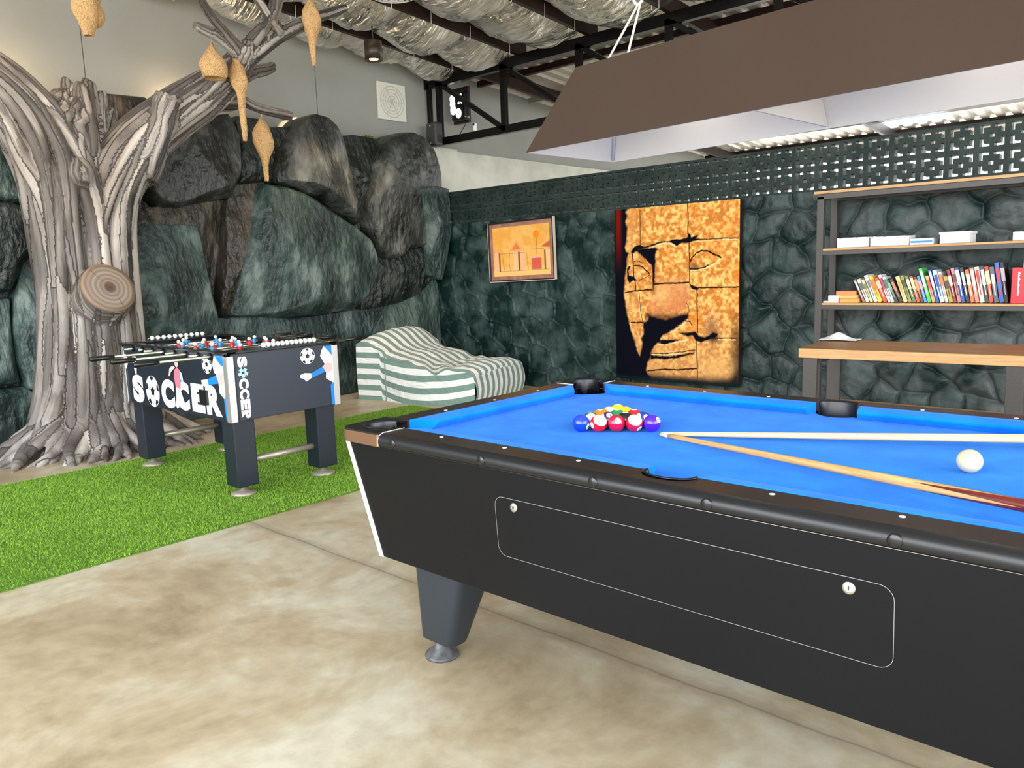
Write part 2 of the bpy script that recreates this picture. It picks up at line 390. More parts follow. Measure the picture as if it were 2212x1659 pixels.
foil = np_mesh('ceiling', np.concatenate(Vs), np.concatenate(Fs), M_foil); struct(foil, 'sagging silver foil insulation under the roof')
M_rust = mat('red_oxide_steel', (.014, .006, .004, 1), .4, spec=.2, col2=(.026, .010, .007, 1), scale=9)
M_truss = mat('black_steel', (.004, .0035, .0035, 1), .3, spec=.2)
M_sheet = mat('roof_sheet', (.48, .44, .38, 1), .35, metal=.3, col2=(.60, .56, .50, 1), scale=3)
for i, x in enumerate(RX[1:]):
    r = MB(); y0, y1 = -4.5, (13.5 if i % 3 == 0 else 5.1)
    for (dx, w_, dz, h_) in ((0, .05, 0, .13), ):
        P = []
        for yy_ in (y0, y1):
            z = roofz(yy_)
            P += [(x-w_/2, yy_, z-.055), (x+w_/2, yy_, z-.055), (x+w_/2, yy_, z+.09), (x-w_/2, yy_, z+.09)]
        r.add(P, [(0, 1, 2, 3), (7, 6, 5, 4), (0, 4, 5, 1), (1, 5, 6, 2), (2, 6, 7, 3), (3, 7, 4, 0)])
    struct(r.build('roof_rafter', M_rust, foil))
# wire ties hooked over the rafters
tie = MB()
for x in RX[1:6]:
    for k in range(14):
        y = -1.5+k*.48+rnd.uniform(-.1, .1); z = roofz(y)
        tie.tube([(x-.03, y, z+.03), (x-.035, y, z-.09), (x+.035, y+.01, z-.09), (x+.03, y+.02, z+.03)], .003, 5)
struct(tie.build('wire_tie', M_white, foil))
# corrugated sheet over the part beyond the truss
prof = []; xx_ = -5.3
while xx_ < 6.2:
    prof += [(xx_, 0), (xx_+.03, .03), (xx_+.07, .03), (xx_+.10, 0)]; xx_ += .2
nv = len(prof); ys = [5.0, 10.4, 11.7, 13.6]
V = [(px, y, roofz(y)+.14+pz) for y in ys for px, pz in prof]
gf = grid_faces(len(ys), nv); keep = [not (nv <= f[0] < 2*nv and -2.1 < V[f[0]][0] < -1.1) for f in gf]
sh = np_mesh('ceiling_sheet', V, gf[np.array(keep)], M_sheet, smooth=False); struct(sh, 'corrugated metal roof sheet beyond the truss')
top = MB(); top.add([(-5.5, -4.6, roofz(-4.6)+.3), (6.3, -4.6, roofz(-4.6)+.3), (6.3, 5.1, roofz(5.1)+.3), (-5.5, 5.1, roofz(5.1)+.3)], [(0, 1, 2, 3)])
struct(top.build('roof_deck', M_sheet, foil))
for k, y in enumerate((5.9, 6.9, 7.9, 8.9, 9.9, 10.9, 11.9)):
    z = roofz(y)+.1
    struct(MB().bb(-5.25, 6.2, y-.03, y+.03, z-.035, z+.035).build('roof_batten', M_steel if k % 2 else M_rust, sh))

# truss in the plane y = 5.03
ty = 5.03
tr = thing('roof_truss', 'black steel roof truss above the pierced block wall', 'truss', (0, ty, 0))
tr['kind'] = 'structure'
def bar(name, p, q, w_=.055, m=M_truss, par=tr, d=.06):
    p = Vector(p); q = Vector(q); t = (q-p).normalized(); a = Vector((0, 1, 0)); b_ = t.cross(a).normalized()
    V = []
    for c in (p, q):
        for s1, s2 in ((-1, -1), (1, -1), (1, 1), (-1, 1)): V.append(c+a*s1*d/2+b_*s2*w_/2)
    return MB().add(V, [(0, 1, 2, 3), (7, 6, 5, 4), (0, 4, 5, 1), (1, 5, 6, 2), (2, 6, 7, 3), (3, 7, 4, 0)]).build(name, m, par)
bar('bottom_chord', (-5.22, 0, 2.815), (6.2, 0, 2.815), .085); bar('top_chord', (-5.3, 0, 3.50), (6.2, 0, 3.50), .11)
VX = [-5.07+1.03*k for k in range(11)]
bar('upright', (-5.24, 0, 2.80), (-5.24, 0, 3.5), .035)
for k, x in enumerate(VX):
    bar('upright', (x, 0, 2.8), (x, 0, 3.5), .06)
    if k < 10: bar('diagonal', (x+.03, 0, 3.47), (VX[k+1]-.03, 0, 2.84), .045)
struct(MB().bb(-5.27, -5.21, 5.0, 5.06, 0, 2.8).build('upright', M_truss, tr, loc=(0, -ty, 0)))

# ---------------------------------------------------------------- lights
def area(name, loc, rot, sx, sy, e, col=(1, 1, 1)):
    l = bpy.data.lights.new(name, 'AREA'); l.shape = 'RECTANGLE'; l.size = sx; l.size_y = sy; l.energy = e; l.color = col
    o = bpy.data.objects.new(name, l); C.objects.link(o); o.location = loc; o.rotation_euler = rot; return o
def spot(name, loc, tgt, e, ang, col, bl=.6, r=.03):
    l = bpy.data.lights.new(name, 'SPOT'); l.energy = e; l.spot_size = ang; l.spot_blend = bl; l.color = col; l.shadow_soft_size = r
    o = bpy.data.objects.new(name, l); C.objects.link(o); o.location = loc
    o.rotation_euler = (Vector(tgt)-Vector(loc)).to_track_quat('-Z', 'Y').to_euler(); return o
warm = (1, .72, .42)
# ---------------------------------------------------------------- artificial rock wall
def rock_mat(name, c1, c2, c3, rough=.38):
    m = mat(name, c1, rough-.05, spec=.5, col2=c2, scale=2.6, detail=12, stretch=(1.3, 1.8, 1.0), bump=2.0, bscale=8, bdet=9, bstretch=(1.6, 2.4, 1.2), lo=.40, hi=.68, rough2=rough+.2)
    r = [n for n in m.node_tree.nodes if n.type == 'VALTORGB'][0]; e = r.color_ramp.elements.new(.56); e.color = c3
    return m
RK = {'grey': rock_mat('rock_grey', (.012, .014, .012, 1), (.15, .155, .145, 1), (.045, .052, .046, 1), .34),
      'green': rock_mat('rock_green', (.012, .026, .024, 1), (.15, .20, .185, 1), (.040, .072, .066, 1), .38),
      'dark': rock_mat('rock_dark', (.006, .010, .008, 1), (.05, .055, .048, 1), (.014, .022, .018, 1), .3),
      'pale': rock_mat('rock_pale', (.035, .06, .05, 1), (.16, .22, .19, 1), (.08, .125, .105, 1), .5),
      'brown': rock_mat('rock_brown', (.018, .015, .010, 1), (.13, .10, .07, 1), (.045, .038, .028, 1), .36)}
rocks = thing('rock_wall', 'artificial rock wall of large dark green and grey boulders', 'rock wall', (-5.2, 2.5, 0))
ROCKS = [
  ('big', -4.95, 'green', .30, [(2.52, 2.18), (2.75, 2.17), (2.95, 2.12), (3.11, 2.05), (3.29, 1.94), (3.57, 1.79), (3.77, 1.65), (3.84, 1.5), (3.84, 1.32), (3.77, 1.15), (3.67, 1.03), (3.48, 0.92), (3.07, 0.89), (2.74, 0.89), (2.34, 0.92), (2.08, 0.94), (2.13, 1.13), (2.22, 1.46), (2.34, 1.72), (2.43, 1.98)]),
  ('col', -5.0, 'brown', .16, [(2.27, 2.16), (2.6, 2.2), (2.5, 1.97), (2.39, 1.68), (2.29, 1.38), (2.2, 1.12), (2.11, 0.91), (2.01, 0.98), (2.03, 1.22), (2.1, 1.55), (2.14, 1.85), (2.2, 2.02)]),
  ('lowleft', -4.98, 'green', .20, [(0.85, 1.70), (1.44, 1.77), (1.72, 1.78), (1.88, 1.77), (1.9, 1.63), (1.91, 1.43), (1.94, 1.18), (1.98, 0.96), (1.99, 0.77), (1.62, 0.74), (0.8, 0.75), (0.8, 1.13), (0.8, 1.44)]),
  ('ledge', -5.08, 'brown', .14, [(1.0, 1.76), (1.2, 1.89), (1.62, 1.95), (1.92, 2.0), (2.21, 2.03), (2.19, 1.81), (2.1, 1.47), (2.02, 1.13), (1.96, 1.22), (1.92, 1.56), (1.77, 1.72), (1.48, 1.70)]),
  ('upleft', -5.0, 'grey', .22, [(1.44, 2.08), (1.53, 2.3), (1.67, 2.51), (1.83, 2.65), (2.05, 2.75), (2.28, 2.8), (2.37, 2.62), (2.33, 2.24), (2.21, 2.03), (1.94, 1.99), (1.7, 1.92), (1.57, 1.93), (1.48, 1.99)]),
  ('strip', -5.1, 'dark', .12, [(2.4, 2.81), (2.64, 2.81), (2.72, 2.74), (2.87, 2.76), (3.0, 2.78), (2.89, 2.55), (2.7, 2.18), (2.35, 2.16)]),
  ('peak', -5.0, 'grey', .28, [(2.94, 2.72), (3.06, 2.85), (3.2, 2.91), (3.36, 2.89), (3.47, 2.82), (3.53, 2.69), (3.56, 2.45), (3.61, 2.25), (3.64, 2.03), (3.63, 1.8), (3.36, 1.93), (3.18, 2.05), (2.97, 2.15), (2.67, 2.18), (2.65, 2.28), (2.73, 2.46), (2.84, 2.6)]),
  ('dark', -5.08, 'dark', .16, [(3.54, 2.74), (3.76, 2.77), (4.02, 2.76), (4.13, 2.7), (4.11, 2.58), (4.02, 2.4), (3.88, 2.15), (3.82, 2.0), (3.75, 1.75), (3.65, 1.84), (3.62, 2.13), (3.58, 2.41)]),
  ('right', -4.98, 'grey', .26, [(3.99, 2.64), (4.16, 2.79), (4.31, 2.84), (4.48, 2.86), (4.63, 2.83), (4.77, 2.71), (4.82, 2.58), (4.86, 2.42), (4.86, 2.24), (4.67, 2.2), (4.58, 2.02), (4.62, 1.75), (4.63, 1.6), (4.3, 1.54), (4.2, 1.46), (3.97, 1.44), (3.86, 1.55), (3.79, 1.74), (3.75, 1.91), (3.77, 2.11), (3.88, 2.38)]),
  ('corner', -4.80, 'green', .12, [(4.44, 2.23), (4.67, 2.26), (4.86, 2.24), (4.87, 2.08), (4.85, 1.83), (4.79, 1.57), (4.74, 1.32), (4.69, 1.19), (4.56, 1.25), (4.56, 1.57), (4.52, 1.85), (4.45, 2.05)]),
  ('lump', -5.05, 'dark', .16, [(3.85, 1.5), (4.31, 1.56), (4.71, 1.62), (4.76, 1.22), (4.61, 1.1), (4.46, 1.02), (4.21, 0.95), (3.93, 0.92), (3.68, 0.9), (3.72, 1.1), (3.82, 1.35)]),
  ('mound', -5.06, 'pale', .12, [(4.63, 1.27), (4.80, 1.23), (4.86, 1.15), (4.87, 0.99), (4.87, 0.72), (4.87, 0.44), (4.86, 0.02), (4.3, 0.02), (3.78, 0.05), (3.75, 0.45), (3.9, 0.74), (4.08, 0.96), (4.34, 1.14)]),
  ('base', -5.08, 'green', .16, [(1.9, 0.93), (2.39, 0.92), (3.14, 0.88), (3.68, 0.91), (4.07, 1.0), (4.27, 0.92), (4.15, 0.62), (4.0, 0.22), (3.9, 0.0), (2.53, 0.0), (1.6, 0.0), (1.3, 0.62)]),
  ('l1', -5.02, 'green', .18, [(-.5, 2.65), (0.3, 2.66), (0.48, 2.62), (0.55, 2.44), (0.62, 2.09), (0.70, 1.87), (0.47, 1.91), (-.5, 1.95)]),
  ('l2', -4.98, 'dark', .20, [(-.6, 1.97), (0.42, 1.92), (0.66, 1.82), (0.60, 1.66), (0.44, 1.45), (0.33, 1.25), (-.3, 1.15), (-.6, 1.4)]),
  ('l3', -4.98, 'green', .18, [(0.48, 1.63), (0.75, 1.55), (0.8, 0.77), (0.7, 0.35), (0.36, 0.48), (0.31, 0.71), (0.32, 1.0), (0.35, 1.21), (0.43, 1.45)]),
  ('l4', -5.02, 'green', .16, [(-.6, 1.17), (0.33, 1.2), (0.31, 0.93), (0.32, 0.67), (0.33, 0.53), (-.6, 0.5)]),
  ('l5', -5.0, 'green', .18, [(-.7, 0.52), (0.36, 0.5), (0.6, 0.3), (0.5, 0.0), (-.7, 0.0)]),
  ('lr', -5.12, 'brown', .12, [(1.1, 2.85), (1.58, 2.87), (1.65, 2.68), (1.56, 2.35), (1.47, 2.0), (1.31, 1.8), (1.1, 2.0), (1.1, 2.48)]),
]
base = MB()
nu, nv = 120, 220
yy_, zz_ = np.meshgrid(np.linspace(-1.6, 4.88, nv), np.linspace(0, 1, nu))
topz = 2.72+.06*np.sin(yy_*3.1)-.03*(yy_ > 3.4)
Z = zz_*topz; X = -5.12-.10*fbm(yy_*2.5, Z*2.5, 31)+.05*fbm(yy_*9, Z*7, 32)-.12*sstep(.94, 1, zz_)
bk = np_mesh('backing', np.stack([X, yy_, Z], -1).reshape(-1, 3), grid_faces(nu, nv), RK['dark'], rocks); bk.location = (5.2, -2.5, 0)
for k, (nm, X0, mk, T, poly) in enumerate(ROCKS):
    P = np.array(poly); # resample the outline
    d = np.r_[0, np.cumsum(np.hypot(*np.diff(np.r_[P, P[:1]], axis=0).T))]
    n = 200; t = np.linspace(0, d[-1], n, endpoint=False); Q = np.r_[P, P[:1]]
    O = np.stack([np.interp(t, d, Q[:, 0]), np.interp(t, d, Q[:, 1])], 1)
    O = (np.roll(O, 1, 0)+O*2+np.roll(O, -1, 0))/4
    c = O.mean(0); c = c*.4+np.array([(P[:, 0].min()+P[:, 0].max())/2, (P[:, 1].min()+P[:, 1].max())/2])*.6
    m_ = 60; s = np.linspace(1, 0.001, m_)**.8
    S = s[:, None]*np.ones((1, n))
    Y = c[0]+S*(O[:, 0]-c[0]); Z = c[1]+S*(O[:, 1]-c[1])
    sz = max(np.ptp(O[:, 0]), np.ptp(O[:, 1]))
    rise = (1-S**3.2)**.55
    # facets: a few tilted planes clip the bulge
    fr = np.random.default_rng(k+40); H = T*rise
    for q in range(5):
        a = fr.uniform(0, 2*PI); sl = fr.uniform(.10, .34)
        pl = T*fr.uniform(.72, 1.0)+sl*((Y-c[0])*math.cos(a)+(Z-c[1])*math.sin(a))
        H = np.minimum(H, np.maximum(pl, .02*T))
    st = fr.uniform(-.7, .7)
    along = Y*math.cos(st)+Z*math.sin(st)*.3
    H = H+rise*(.05*(fbm(Y*3, Z*3, k+60, 3)-.5)+.014*(fbm(along*20, Z*4.5+along*2, k+80, 3)-.5)+.03*np.abs(fbm(Y*6, Z*6, k+70, 4)-.5)+.012*(fbm(Y*20, Z*20, k+99, 3)-.5))
    V = np.concatenate([np.stack([np.full((1, n), -5.28+.0*k), Y[:1], Z[:1]], -1), np.stack([X0+H, Y, Z], -1)], 0)
    V[..., 2] = np.maximum(V[..., 2], 0.0)
    nr = m_+1
    o_ = np_mesh('boulder', V.reshape(-1, 3), grid_faces(nr, n, wrap=True), RK[mk], rocks); o_.location = (5.2, -2.5, 0)

# ---------------------------------------------------------------- tree of bundled wood strands
def catmull(P, n):
    P = [np.array(p, float) for p in P]; P = [2*P[0]-P[1]]+P+[2*P[-1]-P[-2]]; out = []
    for i in range(1, len(P)-2):
        for t in np.linspace(0, 1, n, endpoint=False):
            out.append(.5*((2*P[i])+(-P[i-1]+P[i+1])*t+(2*P[i-1]-5*P[i]+4*P[i+1]-P[i+2])*t*t+(-P[i-1]+3*P[i]-3*P[i+1]+P[i+2])*t**3))
    out.append(P[-2]); return np.array(out)
TX = -4.72
tm = MB(); samples = []       # (pos, id, t)
sid = [0]
def bundle(path, ns, twist=0, seed=1, ph0=0, core=.86, rs=.17, k=10, roots=False, wob=.16):
    """path: (y, z, radius, x) knots; ns strands wrapped round the swept surface"""
    A = catmull(path, k); rg = random.Random(seed)
    T = np.gradient(A[:, [0, 1]], axis=0); T /= np.linalg.norm(T, axis=1)[:, None]+1e-9
    Nn = np.stack([T[:, 1], -T[:, 0]], 1)     # in-plane normal (y, z)
    n = len(A)
    tm.tube([(a[3], a[0], a[1]) for a in A], [a[2]*core for a in A], 20)
    for s in range(ns):
        ph = ph0+2*PI*(s+rg.uniform(-.3, .3))/ns; f1 = rg.uniform(.5, 2); p1 = rg.uniform(0, 6); rr = rg.uniform(.75, 1.3)
        pts = []; rad = []
        for i in range(n):
            u = i/(n-1); q = ph+twist*u+wob*math.sin(f1*6*u+p1)+wob*.5*math.sin(f1*15*u+p1*2)
            R = A[i, 2]*(.93+.05*math.sin(p1+9*u*f1))
            pts.append((A[i, 3]+R*math.cos(q), A[i, 0]+R*math.sin(q)*Nn[i, 0], A[i, 1]+R*math.sin(q)*Nn[i, 1]))
            rad.append(min(.058, max(.008, A[i, 2]*rs*rr*(1+.25*math.sin(p1*3+11*u)))))
        tm.tube(pts, rad, 8)
        for i, p in enumerate(pts): samples.append((p, sid[0], i/(n-1)*n*.05))
        sid[0] += 1
# trunk shared by both limbs, flaring to roots
bundle([(.69, -.04, .42, TX), (.69, .12, .43, TX), (.70, .35, .355, TX), (.72, .75, .30, TX), (.74, 1.2, .275, TX), (.73, 1.6, .27, TX), (.70, 1.95, .27, TX), (.64, 2.22, .255, TX), (.54, 2.45, .235, TX), (.40, 2.66, .20, TX), (.20, 2.83, .175, TX), (-.1, 3.02, .16, TX), (-.5, 3.3, .14, TX), (-1.0, 3.62, .11, TX-.05)], 36, .5, 1, rs=.15)
bundle([(.86, -.04, .40, TX+.04), (.86, .12, .41, TX+.04), (.86, .35, .34, TX+.03), (.88, .75, .28, TX), (.90, 1.2, .25, TX), (.92, 1.6, .25, TX), (.99, 1.92, .235, TX), (1.12, 2.18, .215, TX+.02), (1.30, 2.42, .195, TX+.04), (1.55, 2.63, .18, TX+.06), (1.83, 2.832, .165, TX+.08), (2.007, 3.00, .135, -4.50), (2.08, 3.12, .11, -4.36), (2.12, 3.20, .08, -4.27)], 34, -.4, 2, rs=.15)
# shoulder that joins the broken crown to the left limb
bundle([(.74, 1.75, .20, TX), (.74, 2.15, .21, TX), (.76, 2.42, .20, TX), (.80, 2.60, .16, TX), (.84, 2.70, .11, TX)], 22, .3, 21, rs=.15)
# broken crown between the limbs
for (y, z, r, t_) in ((.86, 2.72, .075, .10), (.96, 2.78, .07, .0), (1.04, 2.72, .06, -.05), (1.10, 2.74, .05, -.12), (.80, 2.76, .06, .02), (1.16, 2.62, .045, -.1)):
    bundle([(.85, 1.95, .12, TX-.02), (.86+(y-.86)*.5, 2.3, r*1.5, TX+t_*.5), (y, z, r*.75, TX+t_), (y+.01, z+.07, r*.35, TX+t_)], 7, .2, int(y*100), rs=.3)
# roots
rr_ = random.Random(12)
pr_ = [(.30, 1.0), (.30, .62), (.335, .38), (.40, .22), (.49, .11), (.60, .04), (.66, -.03)]
tm.lathe([(r-.05, z) for r, z in pr_], (TX-.02, .78, 0), 40)
for i in range(44):
    a = -1.85+3.7*i/43+rr_.uniform(-.05, .05); ext = rr_.uniform(.86, 1.16)+.14*math.sin(a)**2; tk_ = rr_.uniform(.7, 1.25)
    P = []
    for (rr, z, r) in ((.245, 1.15, .030), (.265, .85, .040), (.285, .60, .045), (.325, .38, .050), (.40*ext**.5, .21, .052), (.50*ext, .10, .048), (.60*ext, .035, .036), (.69*ext, .0, .020), (.74*ext, -.02, .006)):
        aa = a+.10*math.sin(i*2.1+rr*8)*min(1, rr*2); P.append((TX+rr*math.cos(aa), .78+rr*math.sin(aa), z, r*tk_))
    A = catmull(P, 7); tm.tube([a_[:3] for a_ in A], [max(.005, a_[3]) for a_ in A], 10)
    for j, a_ in enumerate(A): samples.append((tuple(a_[:3]), sid[0], j*.05))
    sid[0] += 1
# sawn stub on the right limb, branches
bundle([(1.26, 2.14, .13, TX+.08), (1.36, 2.40, .112, TX+.17), (1.44, 2.60, .100, TX+.20), (1.49, 2.765, .094, TX+.21)], 11, .15, 9, rs=.14, core=.97)
for P, ns in (([(2.09, 3.14, .085, -4.32), (2.171, 3.315, .062, -4.15), (2.19, 3.423, .050, -4.0), (2.227, 3.58, .042, -3.97)], 7),
          ([(2.08, 3.12, .09, -4.34), (2.30, 3.302, .060, -4.13), (2.454, 3.399, .052, -3.99), (2.669, 3.511, .044, -3.96), (2.90, 3.62, .03, -3.96)], 7),
          ([(1.98, 2.94, .075, -4.48), (2.20, 3.03, .050, -4.42), (2.40, 3.12, .042, -4.38)], 7),
          ([(2.07, 3.14, .070, -4.32), (1.865, 3.251, .042, -4.20), (1.69, 3.327, .034, -4.09), (1.528, 3.423, .027, -3.96), (1.466, 3.56, .022, -3.96)], 6),
          ([(2.07, 3.14, .06, -4.32), (1.833, 3.218, .042, -4.24), (1.603, 3.258, .038, -4.19)], 6),
          ([(2.05, 3.08, .05, -4.30), (2.06, 3.18, .038, -4.20)], 6),
          ([(2.30, 3.33, .05, -4.10), (2.10, 3.45, .034, -3.99), (1.95, 3.58, .028, -3.96)], 6),
          ([(1.66, 2.68, .07, TX-.04), (1.914, 2.79, .055, -4.75), (2.178, 2.845, .055, -4.75), (2.27, 2.88, .045, -4.75), (2.45, 2.83, .040, -4.75), (2.79, 2.80, .038, -4.75)], 7)):
    bundle(P, ns, .2, len(samples), rs=.27, core=.8, k=8)
# hump round the large sawn knot and rings round the small eye knot

tm.tube([(TX+.0, .79, 1.08), (TX+.16, .80, 1.15), (TX+.30, .81, 1.215), (TX+.372, .815, 1.248)], [.26, .235, .205, .196], 32)
eye = Vector((TX+.235, .735, 2.10))
for r, h in ((.105, .03), (.078, .055), (.05, .075)):
    tm.tube([(eye.x+h, eye.y+r*.85*math.sin(q), eye.z+r*math.cos(q)) for q in np.linspace(0, 2*PI, 25)], .012, 6, cap=False)
tm.sphere((eye.x+.075, eye.y, eye.z-.01), .03, 14, 8)
tm.sphere((eye.x-.03, eye.y, eye.z), .12, 16, 10, sc_=(.75, 1, 1.1))
M_tmp = mat('tmp_bark', (.2, .2, .2, 1))
raw = tm.build('tree_raw', M_tmp, fixn=False)
rm = raw.modifiers.new('r', 'REMESH'); rm.mode = 'VOXEL'; rm.voxel_size = .0115
smn = raw.modifiers.new('s', 'SMOOTH'); smn.iterations = 2; smn.factor = .5
dg = bpy.context.evaluated_depsgraph_get(); dg.update()
me = bpy.data.meshes.new_from_object(raw.evaluated_get(dg)); bpy.data.objects.remove(raw)
bm = bmesh.new(); bm.from_mesh(me); bmesh.ops.delete(bm, geom=[v for v in bm.verts if v.co.z < -.01], context='VERTS'); bm.to_mesh(me); bm.free()
kd = kdtree.KDTree(len(samples))
for i, s_ in enumerate(samples): kd.insert(s_[0], i)
kd.balance()
nvt = len(me.vertices); co_ = np.empty(nvt*3, np.float32); me.vertices.foreach_get('co', co_); co_ = co_.reshape(-1, 3)
col = np.ones((nvt, 4), np.float32); rr2 = np.random.default_rng(8).uniform(0, 1, sid[0]+1)
NJ = np.array([kd.find(p)[1] for p in co_]); SP = np.array([s_[0] for s_ in samples]); SI = np.array([s_[1] for s_ in samples]); ST = np.array([s_[2] for s_ in samples])
bd = np.full(nvt, 9.); bt = ST[NJ].copy()
for dj in (-1, 0):
    a_ = np.clip(NJ+dj, 0, len(SP)-2); b_ = a_+1; ok = SI[a_] == SI[b_]
    ab = SP[b_]-SP[a_]; t = np.clip(((co_-SP[a_])*ab).sum(1)/((ab*ab).sum(1)+1e-9), 0, 1); d = np.linalg.norm(co_-SP[a_]-t[:, None]*ab, axis=1)
    c = ok & (d < bd); bd = np.where(c, d, bd); bt = np.where(c, ST[a_]+t*(ST[b_]-ST[a_]), bt)
bd = np.where(bd > 8, np.linalg.norm(co_-SP[NJ], axis=1), bd)
col[:, 0] = rr2[SI[NJ]]; col[:, 1] = bt; col[:, 2] = bd*10
at = me.color_attributes.new('strand', 'FLOAT_COLOR', 'POINT'); at.data.foreach_set('color', col.ravel())
me.polygons.foreach_set('use_smooth', np.ones(len(me.polygons), bool))
mb_ = bpy.data.materials.new('weathered_bark'); mb_.use_nodes = True; nt = mb_.node_tree; b = nt.nodes['Principled BSDF']; b.inputs['Roughness'].default_value = .55; b.inputs['Specular IOR Level'].default_value = .35
a = nt.nodes.new('ShaderNodeAttribute'); a.attribute_name = 'strand'; sp = nt.nodes.new('ShaderNodeSeparateColor'); nt.links.new(a.outputs['Color'], sp.inputs[0])
tc = nt.nodes.new('ShaderNodeTexCoord'); mp = nt.nodes.new('ShaderNodeMapping'); mp.inputs['Scale'].default_value = (26, 26, 2.2); nt.links.new(a.outputs['Color'], mp.inputs[0]); mp.inputs['Scale'].default_value = (90, .7, 6.5)
n1 = nt.nodes.new('ShaderNodeTexNoise'); n1.inputs['Scale'].default_value = 1; n1.inputs['Detail'].default_value = 6; n1.inputs['Distortion'].default_value = .5; nt.links.new(mp.outputs[0], n1.inputs[0])
n2 = nt.nodes.new('ShaderNodeTexNoise'); n2.inputs['Scale'].default_value = 3.0; n2.inputs['Detail'].default_value = 5; nt.links.new(tc.outputs['Object'], n2.inputs[0])
ad = nt.nodes.new('ShaderNodeMath'); ad.operation = 'MULTIPLY_ADD'; nt.links.new(sp.outputs[0], ad.inputs[0]); ad.inputs[1].default_value = .35; nt.links.new(n1.outputs[0], ad.inputs[2])
r = nt.nodes.new('ShaderNodeValToRGB'); nt.links.new(ad.outputs[0], r.inputs[0]); e = r.color_ramp.elements
e[0].position = .36; e[0].color = sRGB(58, 54, 52); e[1].position = .98; e[1].color = sRGB(196, 189, 182); e2 = e.new(.62); e2.color = sRGB(112, 106, 102)
mx = nt.nodes.new('ShaderNodeMix'); mx.data_type = 'RGBA'; mx.blend_type = 'MULTIPLY'; mx.inputs[0].default_value = .7; nt.links.new(r.outputs[0], mx.inputs[6])
r3 = nt.nodes.new('ShaderNodeValToRGB'); nt.links.new(n2.outputs[0], r3.inputs[0]); r3.color_ramp.elements[0].position = .4; r3.color_ramp.elements[0].color = (.80, .74, .68, 1); r3.color_ramp.elements[1].position = .6
nt.links.new(r3.outputs[0], mx.inputs[7]); nt.links.new(mx.outputs[2], b.inputs['Base Color'])
bp = nt.nodes.new('ShaderNodeBump'); bp.inputs['Strength'].default_value = .9; bp.inputs['Distance'].default_value = .03; nt.links.new(n1.outputs[0], bp.inputs['Height']); nt.links.new(bp.outputs[0], b.inputs['Normal'])
me.materials.clear(); me.materials.append(mb_)
tree = thing('artificial_tree', 'large grey weathered artificial tree trunk with flaring roots and two limbs', 'tree', (TX, .77, 0))
tk = bpy.data.objects.new('trunk', me); C.objects.link(tk); tk.parent = tree; tk.location = (-TX, -.77, 0)
bpy.data.materials.remove(M_tmp)
# sawn faces with growth rings
def ring_mat(name, c1, c2, sc_=38):
    m = bpy.data.materials.new(name); m.use_nodes = True; nt = m.node_tree; b = nt.nodes['Principled BSDF']; b.inputs['Roughness'].default_value = .6
    tc = nt.nodes.new('ShaderNodeTexCoord'); w_ = nt.nodes.new('ShaderNodeTexWave'); w_.wave_type = 'RINGS'; w_.rings_direction = 'X'; w_.inputs['Scale'].default_value = 9; w_.inputs['Distortion'].default_value = 2.2; w_.inputs['Detail Scale'].default_value = .6
    nt.links.new(tc.outputs['Object'], w_.inputs[0]); r = nt.nodes.new('ShaderNodeValToRGB'); r.color_ramp.elements[0].color = c1; r.color_ramp.elements[1].color = c2; nt.links.new(w_.outputs[0], r.inputs[0]); 
    g = nt.nodes.new('ShaderNodeVectorMath'); g.operation = 'LENGTH'; nt.links.new(tc.outputs['Object'], g.inputs[0])
    r2 = nt.nodes.new('ShaderNodeValToRGB'); e = r2.color_ramp.elements; e[0].position = .02; e[0].color = sRGB(96, 70, 62); e[1].position = .2; e[1].color = sRGB(136, 112, 92); q = e.new(.06); q.color = sRGB(150, 134, 122); q = e.new(.13); q.color = sRGB(158, 144, 130)
    nt.links.new(g.outputs['Value'], r2.inputs[0]); mx = nt.nodes.new('ShaderNodeMix'); mx.data_type = 'RGBA'; mx.blend_type = 'MULTIPLY'; mx.inputs[0].default_value = .55
    nt.links.new(r2.outputs[0], mx.inputs[6]); nt.links.new(r.outputs[0], mx.inputs[7]); nt.links.new(mx.outputs[2], b.inputs['Base Color']); return m
M_ring = ring_mat('growth_rings', (.35, .33, .3, 1), (1, 1, 1, 1))
s = MB(); s.lathe([(.001, .0), (.05, .002), (.10, .0), (.16, -.002), (.192, -.006), (.198, -.02), (.196, -.05)][::-1], n=48)
for a_, l_ in ((.3, .15), (3.6, .17), (5.2, .08), (1.9, .07)):      # drying cracks
    pass
dsk = s.build('sawn_knot', M_ring, tree, rot=(0, math.radians(66), math.radians(6)), loc=(.385, .045, 1.255))
dsk['label'] = 'round sawn knot with growth rings'
# the disc material expects its axis along object Z: rings direction there
for n_ in M_ring.node_tree.nodes:
    if n_.type == 'TEX_WAVE': n_.rings_direction = 'Z'
crk = MB()
for a_, l_ in ((.35, .17), (3.75, .18), (5.5, .09), (1.9, .07)):
    crk.tube([(.02*math.cos(a_), .02*math.sin(a_), .0005), (l_*.6*math.cos(a_+.05), l_*.6*math.sin(a_+.05), -.001), (l_*math.cos(a_), l_*math.sin(a_), -.004)], [.001, .0022, .003], 6)
c_ = crk.build('crack', M_dk, dsk)
sd = MB(); sd.lathe([(.001, .006), (.06, .003), (.098, -.004), (.1, -.03)][::-1], n=32)
sd.build('sawn_end', M_ring, tree, loc=(.222, 1.492-.77, 2.775), rot=(math.radians(-12), math.radians(22), 0))

